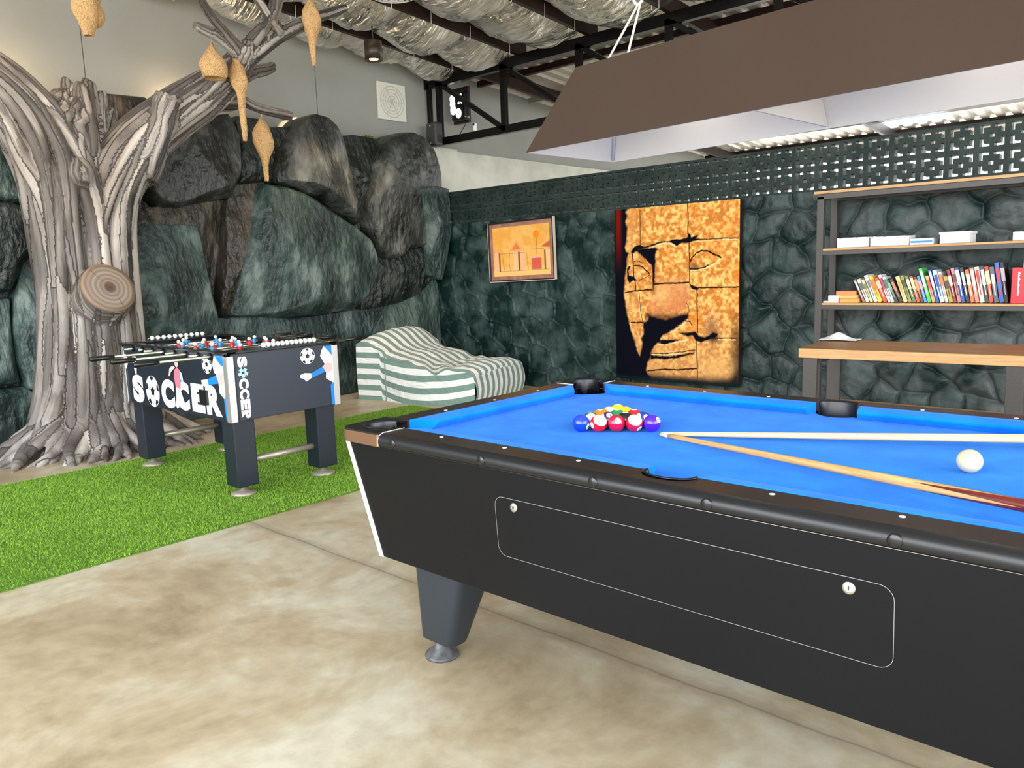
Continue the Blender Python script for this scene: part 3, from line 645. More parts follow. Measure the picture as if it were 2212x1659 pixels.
# ---------------------------------------------------------------- weaver bird nests
M_straw = mat('woven_straw', sRGB(150, 104, 60), .85, col2=sRGB(226, 184, 128), scale=120, detail=6, bump=.8, bscale=160, bstretch=(1, 1, .5), lo=.30, hi=.50)
M_string = mat('cotton_string', sRGB(220, 205, 180), .8)
def nest(loc, prof, label, hang, tilt=(0, 0), lobes=None, name='weaver_nest'):
    t = thing(name, label, 'bird nest', loc, rnd.uniform(0, 6), 'weaver bird nests hung on the tree')
    P = []
    for (r0, z0), (r1, z1) in zip(prof[:-1], prof[1:]):
        for u in np.linspace(0, 1, 5, endpoint=False): P.append((r0+(r1-r0)*u, z0+(z1-z0)*u))
    P.append(prof[-1])
    for _ in range(3): P = [(P[max(i-2, 0)][0]*.15+P[max(i-1, 0)][0]*.2+P[i][0]*.3+P[min(i+1, len(P)-1)][0]*.2+P[min(i+2, len(P)-1)][0]*.15, P[i][1]) for i in range(len(P))]
    s = MB(); n = 28; vs = []; 
    for i, (r, z) in enumerate(P):
        ox, oy = tilt[0]*z*z, tilt[1]*z*z
        for k in range(n):
            q = 2*PI*k/n; rr = r*(1+.10*math.sin(3*q+z*19)+.05*math.sin(7*q+z*60))+rnd.uniform(-.0025, .0025)
            vs.append((ox+rr*math.cos(q), oy+rr*math.sin(q), z))
    fs = [(i*n+k, i*n+(k+1) % n, (i+1)*n+(k+1) % n, (i+1)*n+k) for i in range(len(P)-1) for k in range(n)]
    s.add(vs, fs, 0, True)
    if lobes:
        for (c_, r_, zs) in lobes: s.sphere(c_, r_, 20, 12, sc_=(1, 1, zs))
    # loose straws sticking out of the weave
    for k in range(260):
        r, z = P[rnd.randrange(len(P))]; q = rnd.uniform(0, 2*PI); ox, oy = tilt[0]*z*z, tilt[1]*z*z
        p = Vector((ox+r*math.cos(q), oy+r*math.sin(q), z)); d = Vector((math.cos(q+rnd.uniform(-1.3, 1.3)), math.sin(q+rnd.uniform(-1.3, 1.3)), rnd.uniform(-1.6, .5))).normalized()*rnd.uniform(.012, .03)
        a_ = d.cross(Vector((0, 0, 1))).normalized()*.0011
        s.add([p-a_, p+a_, p+d], [(0, 1, 2)])
    s.build('nest_body', M_straw, t, fixn=False)
    MB().tube([(0, 0, prof[-1][1]-.01), (.004, .002, prof[-1][1]+hang*.5), (0, 0, prof[-1][1]+hang)], .0025, 6).build('string', M_string, t)
    return t
nest((-4.30, 1.79, 2.94), [(.001, .035), (.05, .0), (.085, -.03), (.10, .0), (.105, .05), (.095, .10), (.07, .15), (.04, .19), (.014, .225), (.004, .25)][1:], 'bell shaped straw nest with an open underside hanging beside the limb', .12)
nest((-4.30, 2.02, 2.53), [(.012, -.09), (.022, -.05), (.024, .02), (.026, .15), (.03, .27), (.05, .33), (.07, .38), (.072, .43), (.055, .50), (.03, .56), (.010, .62), (.004, .64)], 'long tubed orange straw nest hanging in front of the fork of the limb', .12, (.05, -.03))
nest((-4.75, 2.47, 2.18), [(.018, .0), (.02, .05), (.024, .12), (.03, .18), (.055, .24), (.085, .31), (.092, .37), (.085, .43), (.06, .49), (.03, .535), (.010, .56), (.004, .57)], 'pale straw nest with a short tube hanging lowest before the rocks', .06, (.03, .04))
nest((-3.85, 2.45, 3.10), [(.014, -.07), (.018, -.02), (.026, .07), (.031, .13), (.05, .19), (.072, .25), (.078, .31), (.062, .37), (.036, .42), (.013, .465), (.004, .48)], 'tall slim straw nest at the far right of the branches', .0, (.02, -.02))
nest((-4.5, .92, 3.19), [(.03, -.07), (.045, -.03), (.065, .03), (.085, .10), (.09, .18), (.085, .25), (.06, .33), (.03, .40), (.006, .44)], 'two lobed straw nest hanging high at the left before the grey wall', .22, lobes=[((-.0, .085, .10), .075, 1.25), ((.0, .04, .22), .085, 1.2)])
# ---------------------------------------------------------------- table soccer
M_fb = mat('navy_black_board', (.010, .016, .026, 1), .35, spec=.5, bump=.05, bscale=200)
M_fbend = mat('slate_board', (.022, .030, .046, 1), .32, spec=.5)
M_silver = mat('silver_corner', (.80, .79, .77, 1), .28, metal=.85)
M_print = {k: mat('print_'+k, sRGB(*v), .35) for k, v in dict(white=(245, 247, 250), paleblue=(168, 205, 240), blue=(26, 128, 222), dark=(14, 22, 30), skin=(226, 182, 178), pink=(206, 120, 140), red=(180, 40, 56), palered=(238, 205, 205)).items()}
X0, X1, Y0, Y1, Z0, Z1 = -3.68, -2.24, .60, 1.35, .468, .862
fb = thing('soccer_table', 'black table soccer game with SOCCER lettering standing on the artificial grass', 'table soccer', ((X0+X1)/2, (Y0+Y1)/2, 0))
ox, oy = (X0+X1)/2, (Y0+Y1)/2
def fpart(mb, name, m, par=fb, bevel=0): 
    o = mb.build(name, m, par, bevel=bevel)
    if par == fb: o.location = (-ox, -oy, 0)
    return o
body = MB(); t_ = .028
body.bb(X0, X1, Y0, Y0+t_, Z0, Z1); body.bb(X0, X1, Y1-t_, Y1, Z0, Z1); body.bb(X0, X0+t_, Y0, Y1, Z0, Z1); body.bb(X1-t_, X1, Y0, Y1, Z0, Z1)
fpart(body, 'cabinet', M_fb, bevel=.002)
fpart(MB().bb(X1-.0, X1+.002, Y0+.05, Y1-.03, Z0+.004, Z1-.008), 'end_panel', M_fbend)
rim = MB()
rim.bb(X0-.012, X1+.008, Y0-.010, Y0+.06, Z1, Z1+.014); rim.bb(X0-.012, X1+.008, Y1-.06, Y1+.01, Z1, Z1+.014); rim.bb(X0-.012, X0+.09, Y0, Y1, Z1, Z1+.0145); rim.bb(X1-.09, X1+.008, Y0, Y1, Z1, Z1+.0145)
fpart(rim, 'top_rim', M_blackplastic, bevel=.003)
M_pitch = mat('pitch_green', sRGB(30, 96, 50), .5)
fpart(MB().bb(X0+t_, X1-t_, Y0+t_, Y1-t_, .735, .755), 'playing_field', M_pitch)
for (cx, cy) in ((X1, Y0), (X1, Y1), (X0, Y0), (X0, Y1)):
    s = MB(); sx = 1 if cx == X1 else -1; sy = 1 if cy == Y1 else -1
    s.bb(*sorted((cx-sx*.035, cx+sx*.006)), *sorted((cy, cy+sy*.006)), Z0-.002, Z1-.012); s.bb(*sorted((cx, cx+sx*.006)), *sorted((cy-sy*.040, cy+sy*.006)), Z0-.002, Z1-.012)
    fpart(s, 'corner_trim', M_silver, bevel=.002)
M_foot = mat('nickel_foot', sRGB(186, 176, 158), .35, metal=.5)
LX = (-3.585, -2.345); LY = (.695, 1.26); lw = .068
for lx in LX:
    for ly in LY:
        g_ = MB().bb(lx-lw, lx+lw, ly-lw, ly+lw, .065, Z0); lg = fpart(g_, 'leg', M_fb, bevel=.006)
        f_ = MB(); f_.lathe([(.074, .006), (.074, .018), (.04, .030), (.016, .038), (.014, .066)], (lx, ly, 0), 24); f_.build('levelling_foot', M_foot, lg)
    fpart(MB().tube([(lx, LY[0], .205), (lx, LY[1], .205)], .020, 14), 'stretcher', M_foot)
# lettering on the long side
YF = Y0-.0015
def flat_xz(vs, fs, x, z, name, m, par=fb, y=YF, sx=1):
    s = MB(); s.add([(x+a*sx, y, z+b) for a, b in vs], fs); return fpart(s, name, m, par)
def football(name, toP, cx, cz, rx, rz, tint='white'):
    s = MB(); c = [(cx+rx*math.cos(a), cz+rz*math.sin(a)) for a in np.linspace(0, 2*PI, 40, endpoint=False)]
    s.add([toP(a, b, 0) for a, b in c], [tuple(range(40))], 0)
    pent = [(cx+rx*.30*math.sin(2*PI*k/5), cz+rz*.30*math.cos(2*PI*k/5)) for k in range(5)]
    s.add([toP(a, b, 1) for a, b in pent], [tuple(range(5))], 1)
    for k in range(5):
        a0 = 2*PI*k/5
        q = [(cx+rx*r_*math.sin(a0+d), cz+rz*r_*math.cos(a0+d)) for r_, d in ((.66, 0), (.80, .26), (.985, .24), (.985, -.24), (.80, -.26))]
        s.add([toP(a, b, 1) for a, b in q], [tuple(range(5))], 1)
        q = [(cx+rx*r_*math.sin(a0+d), cz+rz*r_*math.cos(a0+d)) for r_, d in ((.28, .06), (.28, -.06), (.68, -.025), (.68, .025))]
        s.add([toP(a, b, 1) for a, b in q], [(0, 1, 2, 3)], 1)
    s_ = s.build(name, [M_print[tint], M_print['dark']], fb); s_.location = (-ox, -oy, 0); return s_
longP = lambda a, b, l: (a, YF-.0004*l, b)
for ch, x0, x1, z0, z1 in (('S', -3.560, -3.385, .478, .668), ('C', -3.118, -2.935, .484, .668), ('C', -2.905, -2.735, .486, .668), ('E', -2.705, -2.540, .492, .668), ('R', -2.520, -2.335, .492, .672)):
    vs, fs = text_mb(ch, x1-x0, z1-z0, .07); flat_xz(vs, fs, x0, z0, 'letter', M_print['white'])['label'] = 'white letter %s' % ch
football('printed_ball', longP, -3.250, .572, .100, .104, 'white')
football('printed_ball', longP, -2.475, .795, .058, .055, 'white')
def poly_dec(name, pts, m, toP, l=2):
    s = MB(); s.add([toP(a, b, l) for a, b in pts], [tuple(range(len(pts)))]); o = s.build(name, M_print[m], fb); o.location = (-ox, -oy, 0); return o
poly_dec('printed_shorts', [(-2.405, .795), (-2.378, .850), (-2.300, .852), (-2.268, .76), (-2.262, .66), (-2.292, .60), (-2.345, .632), (-2.35, .735), (-2.39, .75)], 'white', longP)
poly_dec('printed_shirt', [(-2.378, .852), (-2.262, .853), (-2.262, .79), (-2.31, .80)], 'blue', longP, 3)
poly_dec('printed_knee', [(-2.371, .738), (-2.330, .762), (-2.285, .752), (-2.27, .715), (-2.30, .680), (-2.35, .685)], 'skin', longP, 3)
poly_dec('printed_sock', [(-2.478, .706), (-2.371, .736), (-2.345, .690), (-2.40, .682), (-2.47, .674)], 'blue', longP, 4)
poly_dec('printed_boot', [(-2.556, .695), (-2.52, .700), (-2.478, .706), (-2.47, .674), (-2.50, .655), (-2.552, .668)], 'white', longP, 4)
poly_dec('printed_sock', [(-2.30, .60), (-2.264, .63), (-2.262, .475), (-2.29, .475)], 'blue', longP, 4)
# printed player jumping between the letters
poly_dec('printed_player_shirt', [(-2.900, .735), (-2.862, .755), (-2.828, .740), (-2.822, .69), (-2.842, .62), (-2.900, .628), (-2.915, .690)], 'pink', longP, 5)
poly_dec('printed_player_arm', [(-2.985, .694), (-2.965, .742), (-2.92, .762), (-2.885, .752), (-2.92, .735), (-2.95, .72), (-2.968, .690)], 'palered', longP, 6)
poly_dec('printed_player_arm', [(-2.828, .735), (-2.800, .72), (-2.79, .67), (-2.805, .655), (-2.83, .69)], 'paleblue', longP, 6)
poly_dec('printed_player_head', circle_pts(-2.865, .778, .024, 14), 'skin', longP, 6)
poly_dec('printed_player_hair', [(-2.889, .785), (-2.865, .806), (-2.838, .790), (-2.862, .785)], 'dark', longP, 7)
poly_dec('printed_player_legs', [(-2.900, .628), (-2.842, .62), (-2.815, .57), (-2.785, .515), (-2.805, .505), (-2.85, .56), (-2.880, .50), (-2.905, .49), (-2.925, .51), (-2.905, .56)], 'palered', longP, 6)
# cut off player at the far end and on top of the S
poly_dec('printed_player_legs', [(-3.66, .80), (-3.60, .80), (-3.60, .735), (-3.625, .70), (-3.64, .70), (-3.655, .735)], 'palered', longP, 3)
poly_dec('printed_player_legs', [(-3.52, .79), (-3.46, .80), (-3.46, .72), (-3.47, .675), (-3.49, .672), (-3.51, .72)], 'palered', longP, 3)
poly_dec('printed_trim', [(-3.672, .84), (-3.655, .84), (-3.652, .475), (-3.672, .475)], 'palered', longP, 1)
# end panel: vertical lettering, ball, kicking leg
XF = X1+.0035
endP = lambda a, b, l: (XF+.0004*l, a, b)
z = .842
for ch, h in (('S', .062), ('O', .058), ('C', .060), ('C', .058), ('E', .060), ('R', .066)):
    if ch == 'O': football('printed_ball', endP, .695, z-h/2, .032, h/2, 'paleblue')
    else:
        vs, fs = text_mb(ch, h, .060, .06); s = MB(); s.add([endP(.664+b, z-a, 0) for a, b in vs], fs); o = s.build('letter', M_print['white'], fb); o.location = (-ox, -oy, 0); o['label'] = 'small white letter %s' % ch
    z -= h+.003
football('printed_ball', endP, 1.131, .800, .052, .050, 'white')
poly_dec('printed_shirt', [(1.253, .850), (1.316, .848), (1.316, .79), (1.29, .81)], 'blue', endP, 2)
poly_dec('printed_shorts', [(1.222, .79), (1.235, .825), (1.253, .850), (1.29, .81), (1.316, .78), (1.317, .60), (1.295, .62), (1.255, .645), (1.262, .72)], 'white', endP, 1)
poly_dec('printed_knee', [(1.233, .722), (1.27, .748), (1.303, .735), (1.308, .700), (1.28, .680), (1.249, .687)], 'skin', endP, 3)
poly_dec('printed_sock', [(1.148, .690), (1.233, .722), (1.255, .690), (1.148, .660)], 'blue', endP, 4)
poly_dec('printed_boot', [(1.072, .689), (1.10, .697), (1.148, .690), (1.148, .662), (1.111, .643), (1.095, .66), (1.07, .671)], 'white', endP, 4)
poly_dec('printed_sock', [(1.285, .60), (1.316, .62), (1.316, .475), (1.285, .475)], 'blue', endP, 4)
# coin plate on the long side
fpart(MB().bb(-2.585, -2.485, Y0-.014, Y0, .548, .640), 'ball_return_cup', M_blackplastic, bevel=.006)
# rods with figures and handles
M_redp = mat('figure_red', sRGB(206, 30, 44), .35); M_bluep = mat('figure_blue', sRGB(70, 150, 205), .35); M_skinp = mat('figure_white', sRGB(232, 222, 214), .4)
fm = {}
for nm, m_ in (('red', M_redp), ('blue', M_bluep)):
    s = MB(); s.box((0, 0, -.052), (.022, .020, .012), mi=1); s.box((0, 0, -.032), (.016, .018, .04), mi=1); s.tube([(0, 0, -.02), (0, 0, .0), (0, 0, .024), (0, 0, .03)], [.010, .014, .015, .008], 10, mi=0); s.box((0, 0, .018), (.014, .046, .012), mi=0)
    s.sphere((0, 0, .044), .0125, 12, 8, mi=1); fm[nm] = s
zr = .842; cnt = [1, 2, 3, 5, 5, 3, 2, 1]; clr = ['red', 'red', 'blue', 'red', 'blue', 'red', 'blue', 'blue']
for k in range(8):
    x = -2.42-.153*k; near = k in (0, 2, 4)
    y0, y1 = (.16, Y1+.10) if near else (Y0-.06, Y1+.40)
    if k == 6: y0, y1 = Y0-.03, Y1+.42
    sh_ = .02*math.sin(k*2.3)
    rod = fpart(MB().tube([(x, y0+.06 if near else y0, zr), (x, y1, zr)], .0085, 10), 'rod', M_chrome)
    hb = MB()
    if near: hb.tube([(x, y0, zr), (x, y0+.01, zr), (x, y0+.13, zr), (x, y0+.14, zr)], [.012, .017, .014, .009], 12)
    else: hb.tube([(x, y1+.06, zr), (x, y1+.05, zr), (x, y1-.07, zr), (x, y1-.08, zr)], [.012, .017, .014, .009], 12)
    hb.build('handle', M_blackplastic, rod)
    for yb in (Y0-.004, Y1+.004): MB().tube([(x, yb-.01, zr), (x, yb+.01, zr)], .018, 14).build('bushing', M_blackplastic, rod)
    for j in range(cnt[k]):
        yj = Y0+(Y1-Y0)*(j+1)/(cnt[k]+1)+sh_
        c_ = fm[clr[k]].build('player_figure', [M_redp if clr[k] == 'red' else M_bluep, M_skinp], rod, fixn=False, loc=(x, yj, zr), rot=(0, rnd.uniform(-.6, .6), 0)); 
        c_['label'] = '%s player figure' % clr[k]
# score beads on wires at both ends
for xe, ya, yb, n_ in ((X0+.03, .80, 1.17, 10), (X1-.035, .86, 1.21, 12)):
    wz = Z1+.030
    wire = MB().tube([(xe, ya-.03, Z1+.01), (xe, ya-.03, wz), (xe, yb+.03, wz), (xe, yb+.03, Z1+.01)], .003, 8)
    wr = fpart(wire, 'score_wire', M_steel)
    for j in range(n_):
        yj = ya+(yb-ya)*j/(n_-1)
        MB().lathe([(.004, -.013), (.012, -.011), (.0155, -.004), (.0155, .004), (.012, .011), (.004, .013)], (0, 0, 0), 14, M=Matrix.Rotation(PI/2, 3, 'X')).build('score_bead', M_whitegloss, wr, fixn=False, loc=(xe, yj, wz))

# ---------------------------------------------------------------- striped bean bag lounger
def stripe_mat(name, axis):
    m = bpy.data.materials.new(name); m.use_nodes = True; nt = m.node_tree; b = nt.nodes['Principled BSDF']; b.inputs['Roughness'].default_value = .8; b.inputs['Sheen Weight'].default_value = .2
    a = nt.nodes.new('ShaderNodeAttribute'); a.attribute_name = 'st'; sp = nt.nodes.new('ShaderNodeSeparateColor'); nt.links.new(a.outputs['Color'], sp.inputs[0])
    fr = nt.nodes.new('ShaderNodeMath'); fr.operation = 'FRACT'; nt.links.new(sp.outputs[0], fr.inputs[0]); gt = nt.nodes.new('ShaderNodeMath'); gt.operation = 'GREATER_THAN'; nt.links.new(fr.outputs[0], gt.inputs[0]); gt.inputs[1].default_value = .5
    mx = nt.nodes.new('ShaderNodeMix'); mx.data_type = 'RGBA'; nt.links.new(gt.outputs[0], mx.inputs[0]); mx.inputs[6].default_value = sRGB(122, 150, 140); mx.inputs[7].default_value = sRGB(246, 246, 242)
    nt.links.new(mx.outputs[2], b.inputs['Base Color'])
    n = nt.nodes.new('ShaderNodeTexNoise'); n.inputs['Scale'].default_value = 7; n.inputs['Detail'].default_value = 3; n.inputs['Distortion'].default_value = 1.5; bp = nt.nodes.new('ShaderNodeBump'); bp.inputs['Strength'].default_value = .6; bp.inputs['Distance'].default_value = .04; nt.links.new(n.outputs[0], bp.inputs['Height']); nt.links.new(bp.outputs[0], b.inputs['Normal'])
    return m
M_str = stripe_mat('striped_canvas', 0)
bag = thing('bean_bag_lounger', 'green and white striped bean bag lounger by the rock wall', 'bean bag', (-4.66, 3.30, 0), math.radians(15))
# side profile in local x (length) and z, local y is the width
Lb, Wb = 1.42, 1.05
prof_top = catmull([(0, .575), (.03, .60), (.12, .60), (.22, .57), (.36, .505), (.46, .478), (.62, .455), (.78, .41), (.92, .375), (1.05, .375), (1.2, .385), (1.32, .375), (1.385, .34), (1.40, .30)], 8)
per = .112
def bag_sheet(name, F, nu, nv, st, nz=.006):
    V = np.zeros((nu, nv, 3)); S = np.zeros((nu, nv))
    for i in range(nu):
        for j in range(nv):
            V[i, j] = F(i/(nu-1), j/(nv-1)); S[i, j] = st(i/(nu-1), j/(nv-1), V[i, j])
    o = np_mesh(name, V.reshape(-1, 3), grid_faces(nu, nv), M_str, bag)
    c_ = np.ones((nu*nv, 4)); c_[:, 0] = S.ravel(); add_attr(o, 'st', c_); return o
topx = prof_top[:, 0]; topz = prof_top[:, 1]
arc = np.r_[0, np.cumsum(np.hypot(np.diff(topx), np.diff(topz)))]
def top_at(u):
    s = u*arc[-1]; return np.interp(s, arc, topx), np.interp(s, arc, topz)
def bulge(u, v): return (4*v*(1-v))**.5
def sidey(x, z):        # how far the near side bulges out of y = 0
    return -.055*math.sin(PI*min(1, max(0, x/1.4)))*math.sin(PI*min(1, max(0, z/.5)))**.7
def FT(u, v):           # top: u along, v across
    x, z = top_at(u); y = v*Wb
    wr = .022*math.sin(7*y+24*x+3*math.sin(5*y))*math.exp(-((x-.92)/.20)**2)+.03*(float(fbm(x*9, y*5, 71, 3))-.5)
    dip = -.045*math.exp(-((x-.86)/.2)**2)*math.sin(PI*v)**.8
    edge = -.05*(1-bulge(0, v))*(1 if x > .35 else .35)
    hump = .05*math.sin(PI*v*1.0)*math.exp(-((x-.08)/.2)**2)+.075*v*math.exp(-((x-.1)/.25)**2)
    y2 = y+(sidey(x, z-.05)*(1-v)**4 if v < .4 else 0)
    return (x, y2, z+wr+dip+edge+hump)
bag_sheet('top_cover', FT, 90, 70, lambda u, v, p: v*Wb/.124+.25)
def FS(far):
    def F(u, v):
        x, z = top_at(u); yb = Wb if far else 0
        tp = FT(u, 1 if far else 0)
        zz = v*tp[2]; xx = .012+(x-.012)*(1 if v > .1 else (.985+.15*v))
        sg_ = 1 if far else -1
        bu = .12*math.sin(PI*min(1, max(.0, (x-.30)/1.1)))*max(0, 1-v**1.6)**.8 if x > .3 else .012*math.sin(PI*v)
        y = tp[1]*v**2+yb*(1-v**2)+sg_*bu
        return (xx, y, zz)
    return F
bag_sheet('side_panel', FS(False), 90, 40, lambda u, v, p: p[2]/per+.10+(.75*math.sin(PI*max(0, (p[0]-.3)/1.15))**.8*(1-.3*v)+.3 if p[0] > .3 else 0))
bag_sheet('side_panel', FS(True), 90, 24, lambda u, v, p: p[2]/per+.2)
def FF(u, v):           # foot end
    tp = FT(1, u); return (tp[0]+.03*math.sin(PI*v)-.01*(1-v), tp[1]*v+u*Wb*(1-v), tp[2]*v)
bag_sheet('foot_panel', FF, 50, 16, lambda u, v, p: u*Wb/per+.25)
def FB(u, v):
    tp = FT(0, u); return (tp[0]*v, tp[1]*v+u*Wb*(1-v), tp[2]*v)
bag_sheet('back_panel', FB, 50, 16, lambda u, v, p: u*Wb/per+.25)
# stitched seams
M_pip = mat('seam_piping', sRGB(120, 148, 140), .8)
seam = MB(); seam.tube([FT(i/60, 0) for i in range(61)], .006, 8); seam.tube([FF(0, v/8) for v in range(9)], .006, 8)
xs = [p for p in [FS(False)(.27, v/10) for v in range(11)]]; seam.tube([(p[0], p[1]-.002, p[2]) for p in xs], .006, 8)
seam.build('seam', M_pip, bag)
# layout of the printed picture in canvas units (u right, v down)
CD= [('left', 0.012, [(-0.011, -0.029), (0.123, -0.003), (0.1, 0.018), (0.111, 0.04), (0.094, 0.075), (0.11, 0.112), (0.103, 0.178), (0.089, 0.214), (0.097, 0.243), (0.119, 0.255), (0.101, 0.298), (0.107, 0.324), (0.089, 0.372), (0.076, 0.472), (0.077, 0.485), (0.079, 0.517), (0.096, 0.593), (0.119, 0.665), (0.136, 0.713), (0.159, 0.756), (0.171, 0.784), (0.194, 0.839), (0.211, 0.859), (0.236, 0.782), (0.224, 0.754), (0.248, 0.726), (0.243, 0.683), (0.243, 0.659), (0.284, 0.646), (0.295, 0.623), (0.267, 0.603), (0.307, 0.622), (0.352, 0.63), (0.425, 0.64), (0.486, 0.632), (0.552, 0.616), (0.611, 0.608), (0.621, 0.592), (0.606, 0.634), (0.573, 0.654), (0.519, 0.685), (0.453, 0.717), (0.414, 0.73), (0.391, 0.75), (0.385, 0.774), (0.363, 0.778), (0.334, 0.799), (0.305, 0.835), (0.311, 0.849), (0.293, 0.876), (0.275, 0.9), (0.263, 0.941), (0.28, 0.964), (0.326, 1.01), (-0.022, 1.038)]), ('brow', 0.008, [(0.18, 0.239), (0.223, 0.233), (0.319, 0.232), (0.372, 0.234), (0.351, 0.258), (0.348, 0.294), (0.345, 0.348), (0.342, 0.42), (0.328, 0.474), (0.326, 0.365), (0.321, 0.326), (0.287, 0.307), (0.244, 0.277), (0.212, 0.258)]), ('browcrack', 0.005, [(0.147, 0.238), (0.174, 0.22), (0.213, 0.211), (0.266, 0.222), (0.341, 0.208), (0.398, 0.196), (0.465, 0.199), (0.496, 0.189), (0.566, 0.192), (0.611, 0.184), (0.616, 0.16), (0.63, 0.164), (0.64, 0.185), (0.694, 0.173), (0.674, 0.193), (0.77, 0.198), (0.91, 0.197), (0.992, 0.201), (0.992, 0.204), (0.91, 0.201), (0.77, 0.202), (0.665, 0.203), (0.626, 0.212), (0.571, 0.21), (0.526, 0.227), (0.501, 0.214), (0.465, 0.204), (0.414, 0.202), (0.351, 0.214), (0.277, 0.231), (0.212, 0.234), (0.168, 0.253), (0.141, 0.256)]), ('lefteye1', 0.004, [(0.106, 0.347), (0.123, 0.328), (0.14, 0.334), (0.117, 0.358), (0.122, 0.387), (0.161, 0.392), (0.194, 0.414), (0.155, 0.417), (0.124, 0.43), (0.105, 0.398)]), ('nosestep', 0.004, [(0.621, 0.426), (0.641, 0.444), (0.675, 0.455), (0.7, 0.462), (0.685, 0.472), (0.661, 0.47), (0.636, 0.458)]), ('cheek', 0.008, [(0.541, 0.713), (0.606, 0.709), (0.675, 0.706), (0.701, 0.727), (0.743, 0.733), (0.779, 0.725), (0.804, 0.705), (0.845, 0.712), (0.84, 0.727), (0.805, 0.739), (0.722, 0.76), (0.68, 0.757), (0.664, 0.739), (0.654, 0.728), (0.606, 0.731)]), ('uplip', 0.006, [(0.385, 0.762), (0.419, 0.757), (0.469, 0.756), (0.552, 0.751), (0.486, 0.771), (0.425, 0.782), (0.391, 0.779)]), ('mouth', 0.006, [(0.305, 0.851), (0.373, 0.851), (0.469, 0.851), (0.579, 0.835), (0.67, 0.82), (0.665, 0.826), (0.584, 0.846), (0.497, 0.861), (0.43, 0.868), (0.362, 0.867), (0.305, 0.873)]), ('botshade', 0.03, [(0.292, 1.012), (0.372, 1.003), (0.452, 0.993), (0.67, 0.983), (0.776, 0.992), (0.928, 0.961), (1.002, 0.905), (1.003, 1.001), (0.28, 1.045)]), ('leftwedge', -0.004, [(0.171, 0.764), (0.195, 0.765), (0.224, 0.802), (0.205, 0.851), (0.188, 0.824)])]
CL= [('v1', 0.004, [(0.223, 0.01), (0.223, 0.215)]), ('v2', 0.005, [(0.611, -0.004), (0.616, 0.078), (0.613, 0.16)]), ('v3', 0.005, [(0.623, 0.212), (0.626, 0.308), (0.628, 0.426)]), ('v4', 0.006, [(0.687, 0.465), (0.685, 0.543), (0.69, 0.64), (0.69, 0.708)]), ('v5', 0.005, [(0.685, 0.761), (0.686, 0.844), (0.689, 0.92), (0.689, 0.978)]), ('v6', 0.007, [(0.155, 0.26), (0.162, 0.326), (0.164, 0.392), (0.177, 0.421), (0.179, 0.473)]), ('v7', 0.004, [(0.21, 0.486), (0.215, 0.545), (0.226, 0.616), (0.243, 0.659)]), ('h1', 0.007, [(0.339, 0.438), (0.423, 0.433), (0.526, 0.434), (0.621, 0.43)]), ('h2', 0.006, [(0.695, 0.462), (0.82, 0.459), (0.995, 0.459)]), ('h3', 0.006, [(0.086, 0.485), (0.169, 0.474), (0.32, 0.469)]), ('h4', 0.006, [(0.281, 0.944), (0.424, 0.927), (0.508, 0.927), (0.686, 0.911)]), ('h5', 0.004, [(0.825, 0.738), (0.901, 0.734), (0.989, 0.732)]), ('h6', 0.006, [(0.137, 0.662), (0.237, 0.659)]), ('e1', 0.007, [(0.628, 0.319), (0.645, 0.295), (0.684, 0.269), (0.723, 0.259), (0.771, 0.263), (0.818, 0.283), (0.865, 0.298)]), ('e2', 0.006, [(0.631, 0.355), (0.685, 0.358), (0.733, 0.352), (0.771, 0.339)]), ('e3', 0.006, [(0.167, 0.329), (0.211, 0.329), (0.244, 0.338), (0.276, 0.361), (0.3, 0.377)]), ('e4', 0.003, [(0.168, 0.302), (0.211, 0.303), (0.244, 0.317)]), ('e5', 0.003, [(0.166, 0.412), (0.21, 0.411), (0.264, 0.399), (0.302, 0.383)]), ('n1', 0.003, [(0.6, 0.54), (0.621, 0.562), (0.624, 0.589)]), ('k', 0.004, [(0.59, 0.644), (0.632, 0.649), (0.646, 0.669)]), ('lip', 0.004, [(0.305, 0.839), (0.43, 0.837), (0.563, 0.822), (0.67, 0.807)])]
CH= [('e6', 0.006, [(0.631, 0.362), (0.699, 0.363), (0.771, 0.349), (0.828, 0.33), (0.865, 0.304)]), ('hb', 0.008, [(0.266, 0.231), (0.351, 0.216), (0.414, 0.207), (0.465, 0.209), (0.506, 0.223)]), ('hb2', 0.004, [(0.635, 0.207), (0.723, 0.203), (0.987, 0.207)]), ('hs', 0.006, [(0.204, 0.497), (0.22, 0.584), (0.223, 0.639)]), ('hl', 0.006, [(0.305, 0.843), (0.43, 0.843), (0.563, 0.828)]), ('hm', 0.006, [(0.334, 0.803), (0.363, 0.78), (0.397, 0.787), (0.508, 0.77), (0.616, 0.752)]), ('hc', 0.004, [(0.85, 0.743), (0.975, 0.742)]), ('hd', 0.006, [(0.611, 0.638), (0.563, 0.673), (0.453, 0.717)])]
# ---------------------------------------------------------------- large canvas print of a carved stone face
PX0, PW, PZ1, PH = -2.442, 1.287, 1.820, 1.630
nu_, nv_ = 420, 520
uu, vv = np.meshgrid(np.linspace(0, 1, nu_), np.linspace(0, 1, nv_))
n1 = fbm(uu*46, vv*58, 1, 4); n2 = fbm(uu*6, vv*7.6, 2, 4); n3 = fbm(uu*60, vv*76, 3, 3)
lin = lambda c: np.array(sRGB(*c)[:3])
base = lin((222, 150, 74))[None, None]*np.ones((nv_, nu_, 1)); light = lin((250, 200, 120)); deep = lin((176, 96, 34)); tan = lin((206, 160, 104)); pink = lin((204, 128, 84))
def mixc(A, c, t): t = np.clip(t, 0, 1)[..., None]; return A*(1-t)+c*t
A = base
A = mixc(A, light, sstep(.50, .66, n1)*.9); A = mixc(A, deep, sstep(.48, .34, n1)*.6); A = mixc(A, lin((222, 132, 48)), sstep(.5, .7, n2)*.4)
